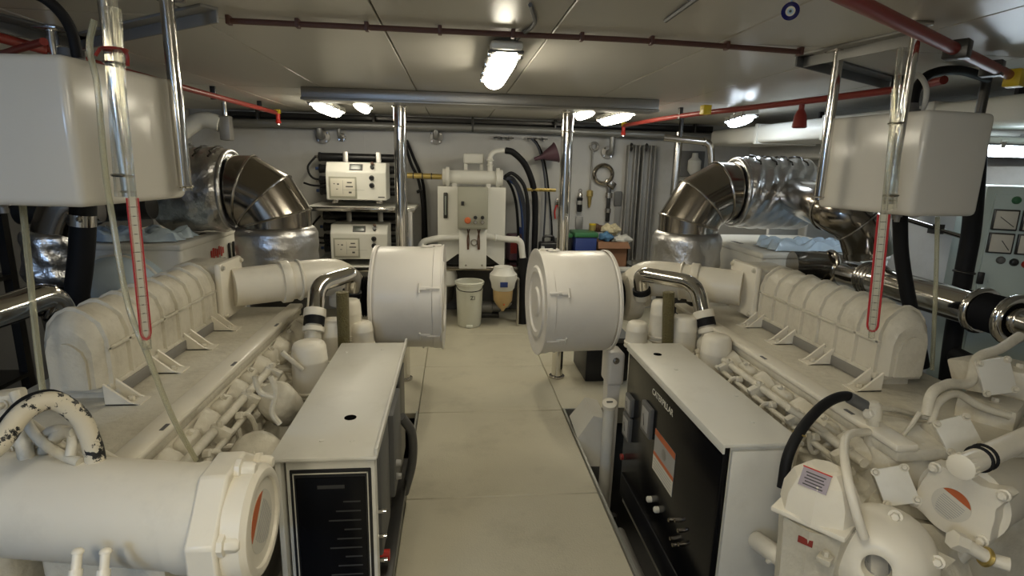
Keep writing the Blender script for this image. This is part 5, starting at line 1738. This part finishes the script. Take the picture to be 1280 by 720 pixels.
# pipes near the breather
MB().tube(spline([W(1085, 540, Y=1.3), W(1062, 543, Y=1.25), W(1055, 560, Y=1.18), W(1060, 600, Y=1.07), W(1070, 640, Y=1.03), W(1080, 672, Y=1.02)], 7), .0105, 12).build('breather_pipe', 'cream_paint', ENG_R)
MB().tube(rpath([W(946, 676, Y=1.33), W(980, 700, Y=1.2), W(1030, 730, Y=1.1)], .05), .026, 16).build('lower_pipe', 'cream_paint', ENG_R)
MB().torus(W(968, 692, Y=1.245), (.7, -.6, -.5), .028, .006, 22, 8).build('pipe_joint', 'cream_paint', ENG_R)
bh = MB().tube(spline([W(978, 610, Y=1.25), W(985, 570, Y=1.27), W(1003, 535, Y=1.3), W(1030, 506, Y=1.34), W(1056, 495, Y=1.36), W(1075, 503, Y=1.36), W(1087, 512, Y=1.35)], 8), .014, 14).build('fuel_hose', 'rubber', ENG_R)
MB().cyl(W(1062, 497, Y=1.355), W(1082, 508, Y=1.35), .0165, n=16).build('hose_ferrule', 'dark_grey', bh)
MB().torus(W(999, 542, Y=1.295), (.3, .1, .8), .0145, .003, 18, 6).build('hose_tie', 'brass', bh)
# fuel valve at the hose end
fv = W(1092, 515, Y=1.34)
f = MB().lathe(fv, (.05, -.1, -1), [(-.03, .012), (-.02, .022), (.02, .022), (.022, .016), (.07, .018), (.10, .022), (.105, .012)], 14).build('fuel_valve', 'engine_paint', ENG_R)
MB().lathe(fv, (-1, -.4, 0), [(0, .014), (.03, .014), (.034, .010)], 6).build('valve_nut', 'cream_paint', f)
MB().tube(spline([fv, W(1120, 518, Y=1.36), W(1150, 526, Y=1.38), W(1175, 530, Y=1.42)], 6), .008, 10).build('fuel_line', 'chrome', ENG_R)
MB().tube(spline([fv + Vector((0, 0, .012)), W(1120, 512, Y=1.37), W(1150, 520, Y=1.4)], 6), .007, 10).build('fuel_line', 'engine_paint', ENG_R)
for pp, r in (([(1010, 540), (1015, 565), (1030, 558), (1045, 552)], .008),
              ([(1030, 530), (1050, 545), (1070, 560), (1090, 585)], .010), ([(985, 510), (1010, 525), (1040, 545), (1060, 560)], .010)):
    MB().tube(spline([W(a, b_, Y=1.42 - .01 * i) for i, (a, b_) in enumerate(pp)], 5), r, 10).build('small_pipe', 'engine_paint', ENG_R)
for (px, py, Y, r) in ((995, 548, 1.62, .05), (1080, 590, 1.38, .04)):
    q = W(px, py, Y=Y)
    f = MB().lathe(q, (-.2, -.6, .5), [(-.08, r * .7), (-.05, r), (.01, r), (.03, r * .75), (.035, r * .3)], 16).build('casting', 'engine_paint', ENG_R, 50)
    MB().bolt(q + Vector((-.006, -.022, .018)), (-.2, -.6, .5), .010).build('casting_bolt', 'engine_paint', f)
MB().box(.93, 1.12, 1.16, 1.24, .1, .50, .03, 3).build('front_housing', 'engine_paint', ENG_R)
MB().box(1.1, 1.7, 1.24, 1.45, .1, .58, .04, 3).build('front_housing', 'engine_paint', ENG_R)


# ================================================================== AIR CLEANER DRUMS
def drum(xb, xl, y, z, R, label, ang=0):
    """drum from its back end xb to its lid end xl"""
    s = 1 if xl > xb else -1
    L = abs(xl - xb)
    Rz = Matrix.Rotation(ang, 3, 'Z')
    d = Rz @ Vector((s, 0, 0))
    p = Vector((xb, y, z))
    t = thing('air_cleaner', (xb, y, z - R), label, 'air cleaner')
    MB().lathe(p, d, [(0, R * .55), (.004, R - .02), (.014, R - .004), (.03, R), (L - .055, R), (L - .05, R)], 64).build('canister', 'drum_paint', t, 50)
    lid = MB().lathe(p, d, [(L - .050, R - .004), (L - .048, R + .006), (L - .012, R + .006), (L - .010, R + .012), (L - .004, R + .012), (L - .002, R + .004), (L - .008, R - .012), (L - .010, R * .72), (L - .002, R * .68), (L - .002, R * .60), (L - .010, R * .56), (L - .012, R * .30),
                           (L - .004, R * .26), (L - .004, R * .1), (L - .004, .001)], 64).build('lid', 'drum_paint', t, 35)
    MB().lathe(p, d, [(-.002, R + .004), (.010, R + .006), (.016, R + .001)], 64, cap=False).build('back_rim', 'drum_paint', t)
    u, v = Rz @ Vector((0, -1, 0)), Vector((0, 0, 1))
    for a in (22, -32, 88, 150, 210, 270):
        a = math.radians(a)
        e = u * math.cos(a) + v * math.sin(a)
        tg = e.cross(d)
        R3 = Matrix((d, tg, e)).transposed()
        lt = MB().obox(p + d * (L - .085) + e * (R + .006), (.05, .018, .010), R3, .003).build('latch', 'drum_paint', t)
        MB().obox(p + d * (L - .045) + e * (R + .012), (.06, .010, .008), R3, .002).build('latch_arm', 'drum_paint', lt)
        MB().cyl(p + d * (L - .108) + e * (R + .010) - tg * .022, p + d * (L - .108) + e * (R + .010) + tg * .022, .005, n=8).build('latch_pin', 'drum_paint', lt)
    MB().lathe(p, -d, [(-.01, R * .42), (.02, R * .42)], 30).build('inlet_neck', 'dark_grey', t)
    return t


drum(-.388, -.048, 2.785, .735, .252, 'white drum air cleaner next to the cabinet with the framed black end', math.radians(-1.5))
drum(.772, .400, 2.74, .725, .255, 'white drum air cleaner with ringed lid beside the black faced cabinet', math.radians(4))
# support bracket of each drum
for x, y, lab in ((-.33, 2.78, 'grey bracket strut under the drum near the framed cabinet'), (.77, 2.74, 'grey bracket strut under the drum near the black faced cabinet')):
    sx = -1 if x < 0 else 1
    t = thing('drum_bracket', (x + sx * .06, y, -.6), lab, 'bracket')
    MB().box(x + sx * .02, x + sx * .11, y - .07, y + .07, .28, .462, .02, 3).build('gusset', 'drum_paint', t)
    MB().prism([(x + sx * .03, y - .04, .36), (x + sx * .10, y - .04, .36), (x + sx * .09, y - .04, -.6), (x + sx * .05, y - .04, -.6)], (0, .08, 0)).build('strut', 'drum_paint', t)
    MB().bolt((x + sx * .06, y - .071, .42), (0, -1, 0), .012).build('bolt', 'steel', t)

# ================================================================== CONTROL CABINETS
# --- cabinet with black aisle face
x0, x1, y0, y1, zt = .757, .978, 1.385, 2.265, .648
t = thing('control_cabinet', ((x0 + x1) / 2, (y0 + y1) / 2, -.12), 'white topped control cabinet with black gauge face and orange sticker', 'cabinet')
MB().box(x0 + .02, x1, y0 + .004, y1, -.12, zt - .012, .004).build('casing', 'panel_paint', t)
MB().box(x0 - .006, x1 + .012, y0 - .02, y1 + .004, zt - .012, zt, .004).build('top_plate', 'panel_paint', t)
MB().box(x0 - .008, x0 - .002, y0 - .02, y1, zt - .03, zt - .002, .001).build('top_lip', 'panel_paint', t)
MB().box(x0 + .028, x1 - .004, y0 - .008, y0 + .006, -.12, zt - .03, .004).build('end_panel', 'panel_paint', t)
fc = MB().box(x0, x0 + .024, y0 - .006, y1 - .01, .02, zt - .014, .008, 2).build('face_panel', 'black_gloss', t)
MB().box(x0 - .004, x0 + .02, y0 + .05, y1 - .02, -.06, .045, .006).build('lower_rail', 'black', t)
q = W(819, 443, Z=zt)
MB().lathe((q.x + .01, q.y, zt - .001), (0, 0, 1), [(0, .017), (.0018, .017)], 24).build('top_hole', 'void', t)
for (px, py) in ((920, 495), (845, 462), (940, 528)):
    q = W(px, py, Z=zt)
    MB().lathe((q.x, q.y, zt - .001), (0, 0, 1), [(0, .008), (.004, .007)], 12).build('rivet', 'panel_paint', t)
XF = x0
text('lettering', 'CATERPILLAR', 'sticker', fc, (XF - .001, W(828, 503, X=XF).y, W(828, 503, X=XF).z + .002), (0, -1, 0), (0, 0, 1), .034)


def on_face(px, py):
    return W(px, py, X=XF)


for (px, py, w_, h_) in ((789, 506, .085, .085), (811, 524, .105, .125), (786, 533, .095, .11)):
    q = on_face(px, py)
    g = MB().box(XF - .016, XF + .002, q.y - w_ / 2, q.y + w_ / 2, q.z - h_ / 2, q.z + h_ / 2, .006).build('gauge', 'dark_grey', t)
    MB().box(XF - .018, XF - .014, q.y - w_ * .33, q.y + w_ * .33, q.z - h_ * .36, q.z + h_ * .36, .002).build('gauge_dial', 'sticker_grey', g)
    MB().tube([(XF - .0188, q.y, q.z - h_ * .2), (XF - .0188, q.y + w_ * .15, q.z + h_ * .15)], .0012, 5).build('gauge_needle', 'print_dark', g)
sa, sb = on_face(821, 541), on_face(838, 618)
sy0, sy1 = on_face(845, 566).y, on_face(818, 560).y
sz0, sz1 = on_face(826, 600).z, on_face(833, 552).z
st = MB().box(XF - .0018, XF - .0002, sy0, sy1, sz0, sz1).build('warning_sticker', 'sticker_grey', t)
H = sz1 - sz0
MB().box(XF - .0026, XF - .001, sy0, sy1, sz1 - H * .14, sz1).build('orange_band', 'orange', st)
MB().box(XF - .0026, XF - .001, sy0, sy1, sz0 + H * .36, sz0 + H * .45).build('orange_band', 'orange', st)
MB().box(XF - .0026, XF - .001, sy0, sy1, sz0, sz0 + H * .36).build('white_field', 'sticker', st)
MB().lathe((XF - .0012, (sy0 + sy1) / 2, sz0 + H * .65), (-1, 0, 0), [(0, H * .13), (.001, H * .13)], 20).build('pictogram', 'flange', st)
for k in range(4):
    MB().box(XF - .0032, XF - .002, sy0 + .012, sy1 - .012, sz0 + H * (.07 + .07 * k), sz0 + H * (.085 + .07 * k)).build('print_line', 'sticker_grey', st)
for (px, py) in ((814, 624), (823, 637)):
    q = on_face(px, py)
    MB().lathe((XF, q.y, q.z), (-1, 0, 0), [(0, .012), (.014, .012), (.018, .008)], 14).build('knob', 'sticker', t)
for (px, py) in ((843, 650), (851, 650), (855, 663), (845, 673), (856, 680), (848, 681)):
    q = on_face(px, py)
    MB().lathe((XF, q.y, q.z), (-1, 0, 0), [(0, .008), (.022, .007), (.024, .004)], 10).build('toggle', 'steel_dark', t)
MB().cyl((XF - .001, on_face(779, 571).y, on_face(779, 571).z), (XF - .012, on_face(779, 571).y, on_face(779, 571).z), .014, n=18).build('stop_button', 'red_pipe', t)

# --- cabinet with framed black near end
x0, x1, y0, y1, zt = -.462, -.206, 1.385, 2.305, .648
t = thing('control_cabinet', ((x0 + x1) / 2, (y0 + y1) / 2, -.12), 'white topped control cabinet with framed black glass panel on its end', 'cabinet')
MB().box(x0 - .003, x0 + .012, y0 - .012, y1, -.12, zt - .012, .003).build('side_sheet', 'panel_paint', t)
MB().box(x0 + .012, x1 - .06, y0 + .03, y1, -.12, zt - .012, .004).build('casing', 'dark_grey', t)
MB().box(x0 - .012, x1 + .006, y0 - .03, y1 + .004, zt - .012, zt, .005).build('top_plate', 'panel_paint', t)
MB().box(x1 - .002, x1 + .007, y0 - .02, y1 + .004, zt - .004, zt + .018, .002).build('top_lip', 'panel_paint', t)
q = W(438, 522, Z=zt)
MB().lathe((q.x, q.y, zt - .001), (0, 0, 1), [(0, .018), (.0018, .018)], 24).build('top_hole', 'void', t)
for (px, py) in ((402, 551), (440, 551), (433, 440), (478, 437)):
    q = W(px, py, Z=zt)
    MB().lathe((q.x, q.y, zt - .001), (0, 0, 1), [(0, .007), (.003, .006)], 12).build('rivet', 'panel_paint', t)
# framed end panel
e0, e1 = x0 + .022, x1 - .004
ed = MB().box(e0, e1, y0 - .006, y0 + .034, -.12, zt - .022, .005).build('end_frame', 'panel_paint', t)
MB().box(e0 + .010, e1 - .010, y0 - .009, y0 - .004, -.1, zt - .045, .003).build('end_glass_surround', 'black', t)
for a, b_, c_, d_ in ((e0 + .018, e0 + .021, -.09, zt - .055), (e1 - .021, e1 - .018, -.09, zt - .055), (e0 + .018, e1 - .018, zt - .058, zt - .055)):
    MB().box(a, b_, y0 - .0108, y0 - .0085, c_, d_).build('frame_line', 'sticker', ed)
MB().box(e0 + .026, e1 - .026, y0 - .0115, y0 - .0085, -.09, zt - .068, .002).build('end_glass', 'black_gloss', t)
MB().box(e0 + .08, e1 - .08, y0 - .0122, y0 - .0112, zt - .100, zt - .090).build('title_print', 'faint_print', ed)
for k in range(16):
    z = zt - .14 - .028 * k
    L = .045 + .02 * ((k * 7) % 3)
    MB().box(e1 - .04 - L, e1 - .04, y0 - .0122, y0 - .0112, z - .002, z + .002).build('row_print', 'faint_print', ed)
# aisle side: recessed black panels, chrome knobs, red button
MB().box(x1 - .062, x1 - .03, y0 + .04, y1 - .02, -.1, zt - .02, .004).build('face_panel', 'black', t)
MB().box(x1 - .032, x1 - .004, y0 + .10, y0 + .30, .25, zt - .03, .006).build('instrument_box', 'dark_grey', t)
MB().box(x1 - .032, x1 + .01, y0 + .32, y0 + .55, .30, zt - .05, .006).build('instrument_box', 'dark_grey', t)
MB().box(x1 - .032, x1 - .002, y0 + .60, y0 + .85, .20, zt - .06, .006).build('instrument_box', 'black', t)
for z in (.42, .34, .26):
    MB().cyl((x1 - .03, y0 + .07, z), (x1 + .012, y0 + .07, z), .007, n=10).build('chrome_knob', 'chrome', t)
for z in (.40, .35):
    MB().lathe((x1 + .009, y0 + .37, z), (1, 0, 0), [(0, .012), (.018, .010)], 12).build('knob', 'sticker_grey', t)
MB().lathe((x1 - .03, y0 + .22, .16), (1, 0, 0), [(0, .018), (.03, .018)], 14).build('stop_button', 'red', t)
MB().box(x1 - .04, x1 + .012, y0 + .03, y0 + .9, .10, .12, .003).build('lower_rail', 'dark_metal', t)
MB().tube(spline([(x1 + .005, y0 + .62, .45), (x1 + .04, y0 + .66, .36), (x1 + .035, y0 + .72, .2), (x1 + .0, y0 + .74, .05)], 6), .018, 10).build('cable_loom', 'dark_grey', t)

# ------------------------------------------------------------------ beside the walkway opening
t = thing('sheet_metal_chute', (.70, 2.75, -.3), 'grey angular sheet metal chute beside the walkway opening', 'chute')
p1, p2, p3, p4 = W(722, 548, Y=2.62), W(742, 520, Y=2.66), W(758, 524, Y=2.66), W(760, 545, Y=2.62)
b1, b4 = W(735, 583, Y=2.58), W(757, 583, Y=2.58)
MB().prism([p1, p2, p3, p4, b4, b1], (0, .02, 0)).build('front_sheet', 'panel_paint', t)
MB().prism([p1, p1 + Vector((0, .22, .02)), p2 + Vector((0, .2, .02)), p2], (.006, 0, -.004)).build('sloped_sheet', 'panel_paint', t)
MB().prism([p2, p2 + Vector((0, .2, .02)), p3 + Vector((0, .2, .02)), p3], (0, 0, -.006)).build('top_sheet', 'panel_paint', t)
MB().prism([b1, b1 + Vector((0, .22, 0)), b4 + Vector((0, .22, 0)), b4], (0, 0, -.25)).build('lower_body', 'dark_grey', t)
q = W(762, 505, Y=2.48)
t = thing('capped_pipe', (q.x, 2.48, -.5), 'white capped filler pipe standing beside the black cabinet face', 'pipe')
MB().cyl((q.x + .0, 2.49, -.5), q, .028, n=18).build('pipe', 'panel_paint', t)
nn = Vector((-.1, -.35, 1)).normalized()
MB().lathe(q, nn, [(-.012, .036), (.008, .036), (.012, .030)], 24).build('cap', 'cream_paint', t)
R = Matrix.Rotation(.3, 3, 'X')
MB().obox(q + nn * .014, (.03, .008, .004), R).build('cap_mark', 'dark_grey', t)
# dark crate behind the drum
q = W(738, 452, Z=0)
t = thing('dark_crate', (.98, 3.55, 0), 'black crate on the floor behind the drum', 'crate')
MB().box(.86, 1.15, 3.42, 3.8, .002, .30, .01).build('body', 'black', t)
MB().box(.85, 1.16, 3.41, 3.81, .27, .305, .006).build('rim', 'dark_grey', t)
# dark machinery down in the bilge on both sides
for (x, y, z, lab) in ((.72, 2.0, -.35, 'dark pipework down in the bilge beside the black cabinet face'), (-.26, 1.95, -.35, 'dark pipework down in the bilge beside the framed cabinet')):
    t = thing('bilge_pipework', (x, y, -.6), lab, 'pipework')
    MB().tube([(x - .02, y - .7, z), (x - .02, y + .4, z)], .035, 12).build('pipe', 'dark_metal', t)
    MB().tube(rpath([(x, y - .4, -.6), (x, y - .4, -.17), (x, y + .1, -.16)], .05), .022, 10).build('pipe', 'flange', t)
    for k in range(3):
        yy = y - .45 + .35 * k
        f = MB().cyl((x + .01, yy, -.3), (x + .01, yy, -.14 - .02 * k), .02, n=12).build('valve', 'dark_metal', t)
        MB().lathe((x - .01, yy, -.19 - .02 * k), (-1 if x > 0 else 1, 0, .3), [(0, .012), (.02, .012)], 8).build('valve_nut', 'sticker_grey', f)
